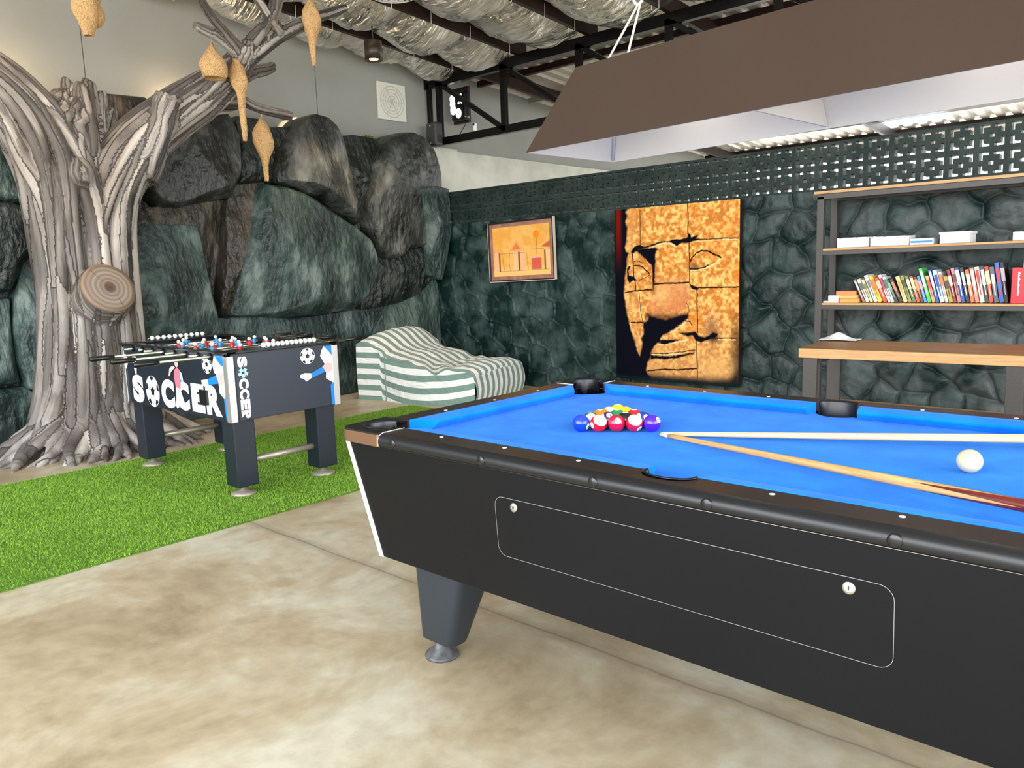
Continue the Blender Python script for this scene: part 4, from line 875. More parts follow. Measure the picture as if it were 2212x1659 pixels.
A = mixc(A, tan, sstep(.62, .98, vv)*.75*(.5+n2*.6)); A = mixc(A, tan, sstep(.3, .1, uu)*.35)
# nose tip rounding and tone
nt_ = poly_sd(uu, vv, [(.32, .40), (.60, .39), (.66, .50), (.62, .60), (.45, .645), (.30, .62), (.27, .58)])
A = mixc(A, pink, sstep(.02, -.05, nt_)*.7); A = mixc(A, light, np.exp(-((uu-.40)**2/.006+(vv-.49)**2/.004))*.5)
A = mixc(A, lin((90, 52, 34)), np.exp(-((vv-.625+.12*(uu-.42)**2)**2/.0004))*((uu > .26) & (uu < .62))*.85)
A = mixc(A, lin((150, 88, 40)), np.exp(-((uu-.335)**2/.0006))*((vv > .24) & (vv < .5))*.55)
A = mixc(A, lin((120, 92, 80)), np.exp(-((uu-.80)**2/.004+(vv-.68)**2/.006))*.7*(.4+n1)); A = mixc(A, lin((40, 30, 32)), np.exp(-((uu-.82)**2/.0016+(vv-.735)**2/.0008))*.9)
A = mixc(A, lin((120, 78, 50)), np.exp(-((uu-.66)**2/.004+(vv-.345)**2/.0006))*.7); A = mixc(A, lin((120, 78, 50)), np.exp(-((uu-.66)**2/.003+(vv-.35)**2/.0003))*.5)
A = mixc(A, lin((60, 46, 38)), sstep(.90, 1.0, uu)*sstep(.52, .80, vv+.25*n2-.1)*.9)
A = mixc(A, lin((34, 30, 30)), sstep(.945, 1.0, vv+.03*n2)*.95)
A = mixc(A, light*.95, np.exp(-((uu-.82)**2/.012+(vv-.90)**2/.003))*.4)
A = A*(.85+.36*n3[..., None])
jx = .006*(n1-.5); jy = .006*(n3-.5)
for nm, w_, pts in CH: A = mixc(A, lin((255, 222, 160)), .85*sstep(w_*1.2, w_*.4, seg_dist(uu+jx, (vv+jy), pts)))
for nm, w_, pts in CL: A = mixc(A, lin((34, 18, 10)), sstep(w_*1.0, w_*.35, seg_dist(uu+jx, vv+jy, pts)))
dark = lin((8, 9, 22)); 
for nm, w_, pts in CD:
    d = poly_sd(uu+jx*1.5, vv+jy*1.5, pts)
    if nm == 'leftwedge': A = mixc(A, lin((206, 150, 92))*(.6+.8*n1[..., None]), sstep(.004, -.004, d)); continue
    if nm == 'botshade': A = mixc(A, lin((20, 26, 30)), sstep(w_, -w_, d)*.9); continue
    A = mixc(A, dark, sstep(w_, -w_*.6, d))
red = sstep(.075, .035, uu)*sstep(.40, .05, vv)*sstep(.0, .02, uu)
A = mixc(A, lin((120, 22, 10)), red*.95)
A = mixc(A, lin((12, 30, 34)), sstep(.975, .99, vv)*.8)
pic = thing('canvas_print', 'tall canvas print of a carved sandstone face leaning on the flagstone wall', 'wall art', (PX0+PW/2, 4.83, PZ1-PH))
yy0 = 4.79
V = np.stack([PX0+uu*PW, np.full_like(uu, yy0), PZ1-vv*PH], -1).reshape(-1, 3)
M_canv = attr_mat('printed_canvas', 'Col', .8, .06)
pc = np_mesh('printed_face', V, grid_faces(nv_, nu_), M_canv, pic); pc.location = (-pic.location[0], -pic.location[1], -pic.location[2])
add_attr(pc, 'Col', np.concatenate([np.clip(A.reshape(-1, 3), 0, 1), np.ones((nu_*nv_, 1))], 1))
M_edge = mat('canvas_edge', sRGB(36, 20, 14), .6)
o = MB().bb(PX0, PX0+PW, yy0+.001, yy0+.045, PZ1-PH, PZ1).build('stretcher_box', M_edge, pic); o.location = pc.location
thing_ = pic

# ---------------------------------------------------------------- framed picture
fr = thing('framed_picture', 'small square ochre picture in a thin dark frame on the flagstone wall', 'picture', (-3.68, 4.84, 1.485), 0)
fr.rotation_euler = (0, math.radians(-1.2), 0)
W_, H_ = .93, .645
s = MB()
for (a, b_, c_, d_) in ((-W_/2, W_/2, H_/2-.016, H_/2), (-W_/2, W_/2, -H_/2, -H_/2+.016)): s.bb(a, b_, -.035, 0, c_, d_)
for (a, b_) in ((-W_/2, -W_/2+.016), (W_/2-.016, W_/2)): s.bb(a, b_, -.035, 0, -H_/2+.016, H_/2-.016)
s.build('frame', mat('dark_frame', (.02, .012, .010, 1), .35), fr, bevel=.002)
s = MB()
for sx_ in (-1, 1): s.bb(*sorted((sx_*(W_/2), sx_*(W_/2+.004))), -.036, 0, -H_/2, H_/2)
s.bb(-W_/2, W_/2, -.037, -.033, -H_/2-.003, -H_/2+.003)
s.build('edge_trim', mat('pale_trim', sRGB(222, 208, 192), .4), fr)
s = MB(); s.add([(-W_/2+.016, -.020, -H_/2+.016), (W_/2-.016, -.020, -H_/2+.016), (W_/2-.016, -.020, H_/2-.016), (-W_/2+.016, -.020, H_/2-.016)], [(0, 1, 2, 3)])
s.build('mat_board', mat('mottled_mount', sRGB(140, 96, 84), .6, col2=sRGB(168, 124, 104), scale=14), fr)
iw, ih = W_-.12, H_-.115
nu2, nv2 = 190, 140; a_, b_ = np.meshgrid(np.linspace(0, 1, nu2), np.linspace(0, 1, nv2))
q = fbm(a_*8, b_*6, 51, 5); A = mixc(lin((236, 182, 100))*np.ones((nv2, nu2, 1)), lin((226, 160, 72)), sstep(.4, .65, q)); A = mixc(A, lin((240, 196, 124)), sstep(.75, .9, b_)*.8)
def sq(x0, x1, y0, y1, c_, k=.9, s_=.006):
    global A
    d = np.maximum(np.maximum(x0-a_, a_-x1), np.maximum(y0-b_, b_-y1)); A = mixc(A, lin(c_), sstep(s_, -s_, d)*k)
def ln(p, c_, w_=.005, k=.9):
    global A
    A = mixc(A, lin(c_), sstep(w_*1.5, w_*.5, seg_dist(a_, b_, p))*k)
for x0, x1, c_ in ((.02, .09, (240, 182, 146)), (.10, .125, (110, 62, 36)), (.36, .44, (232, 190, 150)), (.45, .48, (96, 56, 34)), (.49, .56, (236, 180, 146)), (.90, .925, (112, 66, 38)), (.93, .995, (240, 190, 150))): sq(x0, x1, .52, .90, c_)
sq(.68, .85, .66, .89, (206, 74, 72)); sq(.66, .87, .63, .665, (242, 176, 150))
for tri, c_ in (([(.34, .47), (.50, .47), (.42, .33)], (204, 70, 48)), ([(.28, .50), (.56, .50), (.42, .28)], (232, 150, 92)), ([(.84, .45), (1.0, .34), (1.0, .47)], (196, 88, 60)), ([(.0, .40), (.14, .50), (.0, .52)], (232, 150, 110))):
    A = mixc(A, lin(c_), sstep(.004, -.004, poly_sd(a_, b_, tri))*(.55 if c_[1] == 150 else .95))
A = mixc(A, lin((240, 140, 26)), sstep(.085, .07, np.hypot((a_-.78)*1.35, b_-.20)))
for p in ([(.09, .90), (.96, .90)], [(.66, .49), (.90, .49)], [(.2, .54), (.17, .7), (.2, .9)], [(.30, .54), (.28, .7), (.30, .9)], [(.78, .28), (.78, .62)], [(.60, .55), (.62, .9)], [(.14, .54), (.56, .54)]): ln(p, (92, 64, 32), .0032, .75)
A = A*(.9+.2*q[..., None])
V = np.stack([(a_-.5)*iw, np.full_like(a_, -.022), (.5-b_)*ih], -1).reshape(-1, 3)
pn = np_mesh('painted_sheet', V, grid_faces(nv2, nu2), attr_mat('painted_paper', 'Col', .4, .4), fr); add_attr(pn, 'Col', np.concatenate([np.clip(A.reshape(-1, 3), 0, 1), np.ones((nu2*nv2, 1))], 1))

# ---------------------------------------------------------------- bookcase
SX0, SX1, SY0, SY1 = -.39, 1.62, 4.50, 4.83
bc = thing('bookcase', 'tall open bookcase of black steel with oak shelves on the flagstone wall', 'bookcase', ((SX0+SX1)/2, (SY0+SY1)/2, 0))
bo = (-(SX0+SX1)/2, -(SY0+SY1)/2, 0)
def bpart(mb, n_, m_, bev=.002, par=bc):
    o = mb.build(n_, m_, par, bevel=bev)
    if par == bc: o.location = bo
    return o
M_bf = mat('shelf_steel', sRGB(66, 62, 60), .4, spec=.5, bump=.05, bscale=120)
for x in (SX0, SX1-.05):
    for y in (SY0, SY1-.045): bpart(MB().bb(x, x+.05, y, y+.045, 0, 1.755), 'post', M_bf)
bpart(MB().bb(SX0, SX1, SY0, SY0+.04, 1.735, 1.775), 'top_rail', M_bf); bpart(MB().bb(SX0, SX1, SY1-.04, SY1, 1.735, 1.775), 'top_rail', M_bf)
bpart(MB().bb(SX0-.02, SX1+.02, SY0-.01, SY1+.01, 1.776, 1.796), 'top_board', M_woodedge, 0)
for z in (1.366, .953, .16):
    sh_ = bpart(MB().bb(SX0+.05, SX1-.05, SY0+.004, SY1-.004, z-.016, z), 'shelf', M_woodedge)
    r_ = MB(); r_.bb(SX0+.05, SX1-.05, SY0+.0, SY0+.03, z-.048, z-.0165); r_.bb(SX0+.05, SX1-.05, SY1-.03, SY1, z-.048, z-.0165); bpart(r_, 'shelf_rail', M_bf, .001, sh_)
# storage boxes on the upper shelf
M_bin = mat('white_bin', (.80, .80, .79, 1), .45); M_bin2 = mat('pale_blue_card', sRGB(196, 214, 226), .6, col2=sRGB(232, 238, 240), scale=40)
def bin_(x0, x1, h, y0=4.56, d=.17, label='', lid=False, m=M_bin):
    t = thing('storage_box', label, 'box', ((x0+x1)/2, y0+d/2, 1.367), rnd.uniform(-.04, .04), None)
    w_ = (x1-x0)/2; e = .006; s = MB()
    for f in ((lambda: s.bb(-w_, w_, -d/2, -d/2+e, 0, h)), (lambda: s.bb(-w_, w_, d/2-e, d/2, 0, h*1.1)), (lambda: s.bb(-w_, -w_+e, -d/2, d/2, 0, h*1.05)), (lambda: s.bb(w_-e, w_, -d/2, d/2, 0, h*1.05)), (lambda: s.bb(-w_, w_, -d/2, d/2, 0, e))): f()
    s.build('box_shell', m, t, bevel=.002)
    if lid:
        MB().bb(-w_-.006, w_+.006, -d/2-.006, d/2+.006, h*.86, h*1.12).build('lid', m, t, bevel=.004)
    else:
        s = MB()
        for k in range(3): s.box((-w_*.6+w_*.55*k, 0, h*.98), (w_*.5, d*.7, .012), rz=rnd.uniform(-.3, .3))
        s.build('folded_paper', M_white, t)
    return t
bin_(-.258, -.026, .070, label='open white box at the left end of the upper shelf')
bin_(-.016, .250, .066, label='wider open white box beside the leftmost box')
bin_(.450, .640, .072, label='lidded white box standing alone in the middle of the upper shelf', lid=True)
bin_(.886, 1.08, .055, label='white box at the right of the upper shelf, cut by the photo edge')
t = thing('game_box', 'flat pale blue printed box between the white boxes', 'box', (.333, 4.62, 1.367), 0)
MB().bb(-.077, .077, -.06, .06, 0, .044).build('box_shell', M_bin2, t, bevel=.002); MB().bb(-.07, .07, -.0612, -.0602, .014, .028).build('printed_label', M_print['blue'], t)
# books
names = [('grey red', (150, 120, 116), (214, 206, 200), .205), ('cream', (226, 222, 206), (90, 96, 92), .205), ('olive cream', (206, 208, 160), (120, 124, 70), .20), ('white', (238, 238, 232), (120, 130, 130), .235),
 ('yellow', (240, 200, 60), (230, 120, 40), .225), ('coral red', (226, 84, 60), (240, 190, 170), .21), ('pink topped white', (240, 232, 230), (190, 60, 100), .235), ('mint white', (220, 232, 226), (60, 120, 96), .215),
 ('dark green', (34, 60, 44), (150, 160, 150), .20), ('brown black', (58, 40, 34), (190, 130, 100), .20), ('butter yellow', (232, 212, 142), (190, 160, 90), .215), ('olive', (150, 146, 86), (60, 70, 40), .22), ('moss green', (96, 128, 88), (226, 220, 180), .215),
 ('brick orange', (206, 92, 58), (226, 206, 180), .21), ('dark brown', (96, 56, 40), (206, 150, 90), .205), ('sky blue', (60, 150, 220), (240, 160, 190), .21), ('lime green', (80, 196, 90), (230, 244, 230), .27), ('peach', (226, 170, 130), (200, 80, 60), .21),
 ('royal blue', (40, 90, 170), (220, 226, 236), .255), ('blue white', (190, 206, 230), (40, 80, 160), .25), ('tall white', (240, 238, 236), (206, 120, 80), .235), ('mustard', (180, 160, 60), (90, 60, 40), .20), ('maroon', (150, 44, 50), (226, 200, 196), .25),
 ('dusty rose', (190, 150, 146), (120, 60, 60), .26), ('cobalt', (30, 84, 170), (206, 220, 240), .26), ('charcoal', (44, 44, 50), (220, 220, 220), .26), ('orange', (220, 120, 74), (240, 220, 200), .245), ('salmon', (232, 140, 120), (250, 240, 236), .255), ('ivory', (240, 236, 220), (200, 60, 60), .26),
 ('black and white', (60, 62, 60), (236, 236, 230), .265), ('red and cream', (206, 70, 56), (240, 220, 170), .26), ('slate', (90, 100, 116), (220, 210, 200), .255), ('red and blue', (60, 100, 190), (222, 50, 70), .285), ('black', (22, 22, 26), (180, 180, 186), .28)]
nbk = len(names); xa, xb = -.058, .885; zsh = .9535
M_page = mat('book_pages', sRGB(236, 228, 206), .8)
wts = [rnd.uniform(.8, 1.25) for _ in names]; tot = sum(wts); xcur = xa
for k, (nm, c1, c2, h) in enumerate(names):
    step = (xb-xa)*wts[k]/tot; th = step*.93; u_ = k/(nbk-1)
    lean = math.radians(24-15*u_ if k not in (8, 9) else 25)
    h *= .90+.06*u_; d = .125+.03*rnd.random()
    left = names[k-1][0] if k else None; right = names[k+1][0] if k < nbk-1 else None
    if left and right: lb = '%s book leaning between the %s and the %s book' % (nm, left, right)
    elif right: lb = '%s book leaning at the left end of the row, by the orange stack' % nm
    else: lb = '%s book standing against the big red binder' % nm
    t = thing('paperback_book', lb, 'book', (xcur+step, 4.56+.012*rnd.random(), zsh+.0015+step*.93*math.cos(lean)*math.sin(lean)), 0, 'books leaning on the middle shelf')
    t.rotation_euler = (0, -lean, 0)
    thc = th*math.cos(lean)
    m1 = mat('cover_%d' % k, sRGB(*c1), .4); m2 = mat('spine_%d' % k, sRGB(*c2), .4)
    s = MB(); s.bb(-thc, -thc+.0015, 0, d, 0, h); s.bb(-.0015, 0, 0, d, 0, h); s.bb(-thc, 0, 0, .002, 0, h); s.build('cover', m1, t)
    MB().bb(-thc+.0016, -.0016, .0022, d-.004, .003, h-.003).build('pages', M_page, t)
    za = h*rnd.uniform(.45, .6); zb_ = h*rnd.uniform(.8, .95); w2 = rnd.choice((.5, .32, .42)); s = MB(); s.prism([(-thc*(.5+w2), zb_), (-thc*(.5-w2), zb_), (-thc*(.5-w2), za), (-thc*.38, za), (-thc*.38, h*.2), (-thc*.62, h*.2), (-thc*.62, za), (-thc*(.5+w2), za)], lambda a, b, t: (a, -.0008+t, b), .0008); s.build('spine_print', m2, t)
    xcur += step
# big red binder, card behind it
t = thing('lever_binder', 'big bright red binder standing right of the leaning books', 'binder', (.902, 4.52, zsh+.001))
M_rb = mat('binder_red', sRGB(214, 26, 44), .35)
s = MB(); s.bb(0, .10, 0, .004, 0, .235); s.bb(0, .003, 0, .26, 0, .235); s.bb(.097, .10, 0, .26, 0, .235); s.build('cover', M_rb, t, bevel=.001); MB().bb(.004, .096, .01, .25, .003, .225).build('papers', M_page, t)
s = MB(); s.prism([(.036, .05), (.044, .05)]+[q_ for j in range(12) for q_ in ((.044+.004*(j % 3), .055+j*.013), (.044, .062+j*.013))]+[(.036, .21)], lambda a, b, t: (a, -.0008+t, b), .0008)
s.build('spine_print', M_print['palered'], t)
tag(MB().bb(.925, 1.03, 4.785, 4.795, zsh+.001, zsh+.285).build('document_folder', mat('manila', sRGB(236, 196, 120), .7), None), 'tan folder sticking up behind the red binder', 'folder')
# flat stack of orange books and small white boxes at the left
for k, (x0, x1, z0, hh_, nm, rz, c_) in enumerate(((-.215, -.075, 0, .032, 'amber book lying at the bottom of the small stack', .02, (214, 148, 66)), (-.235, -.085, .0325, .026, 'pale orange book lying in the middle of the small stack', -.03, (226, 168, 96)), (-.245, -.10, .059, .030, 'reddish orange book on top of the small stack', .05, (206, 128, 74)))):
    t = thing('hardback_book', nm, 'book', ((x0+x1)/2, 4.62, zsh+.001+z0), rz, 'orange books stacked flat')
    w_ = (x1-x0)/2; s = MB(); s.bb(-w_, w_, -.09, .09, 0, .003); s.bb(-w_, w_, -.09, .09, hh_-.004, hh_-.001); s.bb(-w_, -w_+.003, -.09, .09, 0, hh_-.001); s.build('cover', mat('stack_%d' % k, sRGB(*c_), .5), t); MB().bb(-w_+.004, w_-.004, -.086, .086, .0032, hh_-.0042).build('pages', mat('stack_pages_%d' % k, sRGB(*[min(255, q+22) for q in c_]), .7), t)
tag(MB().bb(-.335, -.222, 4.525, 4.60, zsh+.001, zsh+.013).build('paper_pad', M_white, None, bevel=.001), 'flat white pad at the left end of the middle shelf', 'paper')
tag(MB().bb(-.30, -.222, 4.53, 4.59, zsh+.0135, zsh+.056).build('tissue_box', M_white, None, bevel=.003), 'small white box on the flat white pad', 'box')

# ---------------------------------------------------------------- table in front of the bookcase
dk_ = thing('oak_table', 'oak topped table with black steel legs before the bookcase', 'table', (.60, 3.49, 0), math.radians(4.6))
tl, td = .595, .30
s = MB(); s.bb(-tl, tl, -td, td, .692, .75); s.build('tabletop', M_wood, dk_, bevel=.003)
s = MB(); s.bb(-tl-.0008, tl+.0008, -td-.0008, -td+.004, .6935, .7485); s.build('front_edge', M_woodedge, dk_)
for sx_ in (-1, 1):
    for sy_ in (-1, 1):
        s = MB(); xT, xB = sx_*(tl-.065), sx_*(tl-.055); yT, yB = sy_*(td-.03), sy_*(td-.035); w_ = .042; P = []
        for (x, y, z, ww) in ((xB, yB, 0, w_*.95), (xT, yT, .6915, w_)):
            P += [(x-ww, y-.02, z), (x+ww, y-.02, z), (x+ww, y+.02, z), (x-ww, y+.02, z)]
        s.add(P, [(3, 2, 1, 0), (4, 5, 6, 7), (0, 1, 5, 4), (1, 2, 6, 5), (2, 3, 7, 6), (3, 0, 4, 7)]); s.build('leg', M_bf, dk_, bevel=.002)
    s = MB(); s.bb(sx_*(tl-.10)-.02, sx_*(tl-.10)+.02, -td+.05, td-.05, .66, .6915); s.build('cross_rail', M_bf, dk_)
# crumpled white cloth at the back of the table
nu_, nv_ = 30, 40; a_, b_ = np.meshgrid(np.linspace(-1, 1, nv_), np.linspace(-1, 1, nu_))
h_ = .045*np.exp(-(a_+.1)**2*3)*np.exp(-b_**2*3)*(.7+.6*fbm(a_*3, b_*3, 77))+.004
cl = np_mesh('folded_cloth', np.stack([.085+a_*.115+.0*b_, 3.70+b_*.06+.01*a_, .752+h_], -1).reshape(-1, 3), grid_faces(nu_, nv_), mat('white_cloth', (.72, .74, .74, 1), .9))
so = cl.modifiers.new('t', 'SOLIDIFY'); so.thickness = .003; so.offset = 1
tag(cl, 'crumpled white cloth at the back left of the oak table', 'cloth')
# ---------------------------------------------------------------- pool table (playing field 2 x 1, rails 0.81 high)
RZ, CZ = .81, .775
pool = thing('pool_table', 'black pool table with bright blue cloth and drop pockets', 'pool table', (1, .5, 0))
def pp(mb, name, m, par=pool, bevel=0, seg=2):
    o = mb.build(name, m, par, bevel=bevel, seg=seg)
    if par == pool: o.location = (-1, -.5, 0)
    return o
def sym(fn):    # apply to the four quadrants
    for sx in (0, 1):
        for sy in (0, 1): fn(lambda x, y, sx=sx, sy=sy: (2-x if sx else x, 1-y if sy else y))
# slate and cloth, cut round the pockets
M_cl = M_bluecloth
nt = M_cl.node_tree; tc = nt.nodes.new('ShaderNodeTexCoord'); nz = nt.nodes.new('ShaderNodeTexNoise'); nz.inputs['Scale'].default_value = 11; nz.inputs['Detail'].default_value = 9; nz.inputs['Roughness'].default_value = .75; mp = nt.nodes.new('ShaderNodeMapping'); mp.inputs['Scale'].default_value = (1, 2.2, 1)
nt.links.new(tc.outputs['Object'], mp.inputs[0]); nt.links.new(mp.outputs[0], nz.inputs[0]); rr = nt.nodes.new('ShaderNodeValToRGB'); nt.links.new(nz.outputs[0], rr.inputs[0]); rr.color_ramp.elements[0].position = .60; rr.color_ramp.elements[0].color = (0, 0, 0, 1); rr.color_ramp.elements[1].position = .82; rr.color_ramp.elements[1].color = (.5, .5, .5, 1)
b = nt.nodes['Principled BSDF']; src = b.inputs['Base Color'].links[0].from_socket; mx = nt.nodes.new('ShaderNodeMix'); mx.data_type = 'RGBA'; nt.links.new(rr.outputs[0], mx.inputs[0]); nt.links.new(src, mx.inputs[6]); mx.inputs[7].default_value = sRGB(120, 180, 235); nt.links.new(mx.outputs[2], b.inputs['Base Color'])
PK = [(-.045, -.045, .078), (1.0, -.058, .068), (2.045, -.045, .078), (-.045, 1.045, .078), (1.0, 1.058, .068), (2.045, 1.045, .078)]
# cloth outline with circular bites
def bite(cx, cy, r, a0, a1, n=14): return [(cx+r*math.cos(a0+(a1-a0)*k/n), cy+r*math.sin(a0+(a1-a0)*k/n)) for k in range(n+1)]
R_ = math.radians; out = []
e_ = .02
out += bite(-.035, -.035, .118, R_(76), R_(14)); out += bite(1.0, -.050, .070, R_(145), R_(35)); out += bite(2.035, -.035, .118, R_(166), R_(104))
out += bite(2.035, 1.035, .118, R_(256), R_(194)); out += bite(1.0, 1.050, .070, R_(-35), R_(-145)); out += bite(-.035, 1.035, .118, R_(-14), R_(-76))
pp(MB().prism(out, lambda a, b, t: (a, b, CZ-t), .03), 'playing_cloth', M_cl)
# cushions: profile swept, ends cut at an angle
def cushion(p0, p1, nrm, cut0, cut1):
    d = Vector((p1[0]-p0[0], p1[1]-p0[1], 0)); n = Vector((nrm[0], nrm[1], 0)); dn = d.normalized()
    prof_ = [(-.034, RZ+.001), (-.010, RZ+.0005), (.012, RZ-.004), (.0255, RZ-.0065), (.030, RZ-.0105), (.0285, RZ-.017), (.016, CZ+.002), (.008, CZ-.004), (-.034, CZ-.004)]
    V = []
    for base, cut, sg in ((Vector((p0[0], p0[1], 0)), cut0, 1), (Vector((p1[0], p1[1], 0)), cut1, -1)):
        for (o_, z) in prof_: V.append(base+n*o_+dn*sg*cut*(o_+.034)/.064+Vector((0, 0, z)))
    k = len(prof_); s = MB(); s.add(V, [tuple(range(k))[::-1], tuple(range(k, 2*k))]+[(i, (i+1) % k, k+(i+1) % k, k+i) for i in range(k)])
    o = pp(s, 'cushion', M_cl, bevel=.0018); return o
for y, ny in ((0, 1), (1, -1)):
    cushion((.060, y), (.930, y), (0, ny), .070, .012); cushion((1.070, y), (1.940, y), (0, ny), .012, .070)
cushion((0, .060), (0, .940), (1, 0), .070, .070); cushion((2, .060), (2, .940), (-1, 0), .070, .070)
# rails: flat brown black top with a rounded outer edge
M_rail = mat('dark_brown_rail', sRGB(46, 33, 29), .27, spec=.55, col2=sRGB(42, 30, 28), scale=30)
def rail(x0, x1, y, sg, gaps=None, along='x'):
    prof_ = [(-.0345, RZ-.03), (-.0345, RZ), (-.118, RZ), (-.128, RZ-.0035), (-.136, RZ-.0095), (-.140, RZ-.018), (-.140, RZ-.030), (-.134, RZ-.0385), (-.11, RZ-.0395)]
    V = []; k = len(prof_)
    for t in (x0, x1):
        for (o_, z) in prof_:
            off = y+sg*o_; V.append((t, off, z) if along == 'x' else (off, t, z))
    s = MB(); s.add(V, [tuple(range(k))[::-1], tuple(range(k, 2*k))]); 
    for i in range(k):
        j = (i+1) % k; mi = 0 if i in (0, 1) else 1
        s.add([V[i], V[j], V[k+j], V[k+i]], [(0, 1, 2, 3)], mi, smooth=(2 <= i <= 7))
    bm_ = s; o = bm_.build('rail', [M_rail, M_apron], pool); o.location = (-1, -.5, 0); return o
M_apron = mat('black_vinyl_edge', (.006, .007, .009, 1), .34, spec=.5)
# long rails are notched for the side pocket: three lengths, the middle one narrow
def long_rail(y, sg):
    r = rail(.052, 1.948, y, sg)
    return r
for y, sg in ((0, 1), (1, -1)): 
    # build as one mesh with a half round notch at the middle
    n = 18; s = MB(); cyx = y-sg*.058
    inner = [(.052, y-sg*.0345), (1.0-.062, y-sg*.0345)]
    arc_ = [(1.0-.064*math.cos(PI*k/n), cyx-sg*.036*math.sin(PI*k/n)) for k in range(n+1)]
    poly = inner+arc_+[(1.062, y-sg*.0345), (1.948, y-sg*.0345), (1.948, y-sg*.118), (.052, y-sg*.118)]
    s.prism(poly, lambda a, b, t: (a, b, RZ-t), .03, 0)
    pr = [(-.118, RZ), (-.128, RZ-.0035), (-.136, RZ-.0095), (-.140, RZ-.018), (-.140, RZ-.030), (-.134, RZ-.0385), (-.10, RZ-.0395)]
    V = [(t, y+sg*o_, z) for t in (.052, 1.948) for o_, z in pr]; k = len(pr)
    s.add(V, [(i, i+1, k+i+1, k+i) for i in range(k-1)], 1, True)
    s.add(V, [tuple(range(k)), tuple(range(k, 2*k))], 1)
    o = s.build('rail', [M_rail, M_apron], pool); o.location = (-1, -.5, 0)
for x, sg in ((0, 1), (2, -1)): rail(.052, .948, x, sg, along='y')
# sights
M_sight = mat('white_sight', (.82, .82, .8, 1), .3)
for k in range(1, 8):
    if k == 4: continue
    for y in (-.06, 1.06): pp(MB().lathe([(.0062, 0), (.0062, .0008), (.004, .0013)], (k*.25, y, RZ), 16), 'sight', M_sight)
for k in range(1, 4):
    for x in (-.06, 2.06): pp(MB().lathe([(.0062, 0), (.0062, .0008), (.004, .0013)], (x, k*.25, RZ), 16), 'sight', M_sight)
# bolt caps in the rail edge
for x in (.121, .486, .851, 1.143, 1.51, 1.875):
    for y, sg in ((-.140, -1), (1.140, 1)):
        R = Matrix.Rotation(-sg*PI/2, 3, 'X')
        pp(MB().lathe([(.0135, -.004), (.0135, .001), (.011, .0026), (.001, .0034)], (x, y, .7885), 20, M=R), 'bolt_cap', M_blackplastic)
# corner castings with pocket hole
def corner(f):
    # top outline: outer rounded corner, inner edge with the pocket mouth
    r0 = .045; cx, cy = -.140+r0, -.140+r0
    outer = [(cx+r0*math.cos(a), cy+r0*math.sin(a)) for a in np.linspace(1.5*PI, PI, 10)]
    # ring from outer boundary to pocket circle
    P = [(.052, -.142)]+outer+[(-.142, .052), (-.034, .052)]
    pc_ = (-.040, -.040); a0, a1 = math.atan2(.052-pc_[1], -.020-pc_[0]), math.atan2(-.020-pc_[1], .052-pc_[0])
    hole = [(pc_[0]+.062*math.cos(a), pc_[1]+.062*math.sin(a)) for a in np.linspace(R_(100), R_(350), 40)]
    P += hole+[(.052, -.034)]
    # mesh: fill polygon with bmesh
    s = MB(); s.prism([f(a, b) for a, b in P], lambda a, b, t: (a, b, RZ+.0015-t), .008)
    o = pp(s, 'corner_casting', M_blackplastic, bevel=.0012)
    s = MB(); path = [(.0505, -.1435)]+[(cx+(r0+.0035)*math.cos(a), cy+(r0+.0035)*math.sin(a)) for a in np.linspace(1.5*PI, PI, 10)]+[(-.1435, .0505)]
    path = [f(a, b) for a, b in path]; n = len(path); V = [(a, b, z) for z in (.7705, .807) for a, b in path]+[(1+(a-1)*.995, .5+(b-.5)*.99, z) for z in (.7705, .807) for a, b in path]
    F = [(i, i+1, n+i+1, n+i) for i in range(n-1)]+[(2*n+i, 3*n+i, 3*n+i+1, 2*n+i+1) for i in range(n-1)]+[(i, 2*n+i, 2*n+i+1, i+1) for i in range(n-1)]+[(n+i, n+i+1, 3*n+i+1, 3*n+i) for i in range(n-1)]+[(0, n, 3*n, 2*n), (n-1, 3*n-1, 4*n-1, 2*n-1)]
    s.add(V, F, 0, False); pp(s, 'corner_band', M_bronze, o)if False else pp(s, 'corner_band', M_bronze)
    # white joint line against the long rail
    s = MB(); a, b = f(.0535, -.034); c_, d_ = f(.0535, -.128)
    y0_, y1_ = sorted((b, d_)); 
    s.tube([(a, b, RZ+.0005), (a, f(0, -.118)[1], RZ+.0005), (a, f(0, -.134)[1], RZ-.006), (a, f(0, -.1415)[1], RZ-.018), (a, f(0, -.1415)[1], RZ-.038)], .0012, 6)
    a2, b2 = f(-.034, .0535)
    if a2 > 0.5 or b2 > .5: s.tube([(a2, b2, RZ+.0005), (f(-.118, 0)[0], b2, RZ+.0005), (f(-.1415, 0)[0], b2, RZ-.018)], .0012, 6)
    pp(s, 'joint_trim', M_sight)
    # pocket liner
    s = MB(); n = 28; V = []; 
    lv = [(.065, RZ+.004), (.059, RZ+.006), (.055, RZ-.002), (.058, CZ-.02), (.052, CZ-.13)]
    pc = (-.040, -.040); V = []
    for r_, z in lv:
        for k in range(n):
            a = R_(96)+(R_(354)-R_(96))*k/(n-1); V.append((*f(pc[0]+r_*math.cos(a), pc[1]+r_*math.sin(a)), z))
    s.add(V, [(i*n+k, i*n+k+1, (i+1)*n+k+1, (i+1)*n+k) for i in range(len(lv)-1) for k in range(n-1)], 0, True)
    lo_ = [(*f(pc[0]+.060*math.cos(a), pc[1]+.060*math.sin(a)), CZ-.075) for a in np.linspace(0, 2*PI, 24, endpoint=False)]; s.add(lo_, [tuple(range(24))])
    o = pp(s, 'pocket_liner', M_pocket)
    so = o.modifiers.new('t', 'SOLIDIFY'); so.thickness = .003
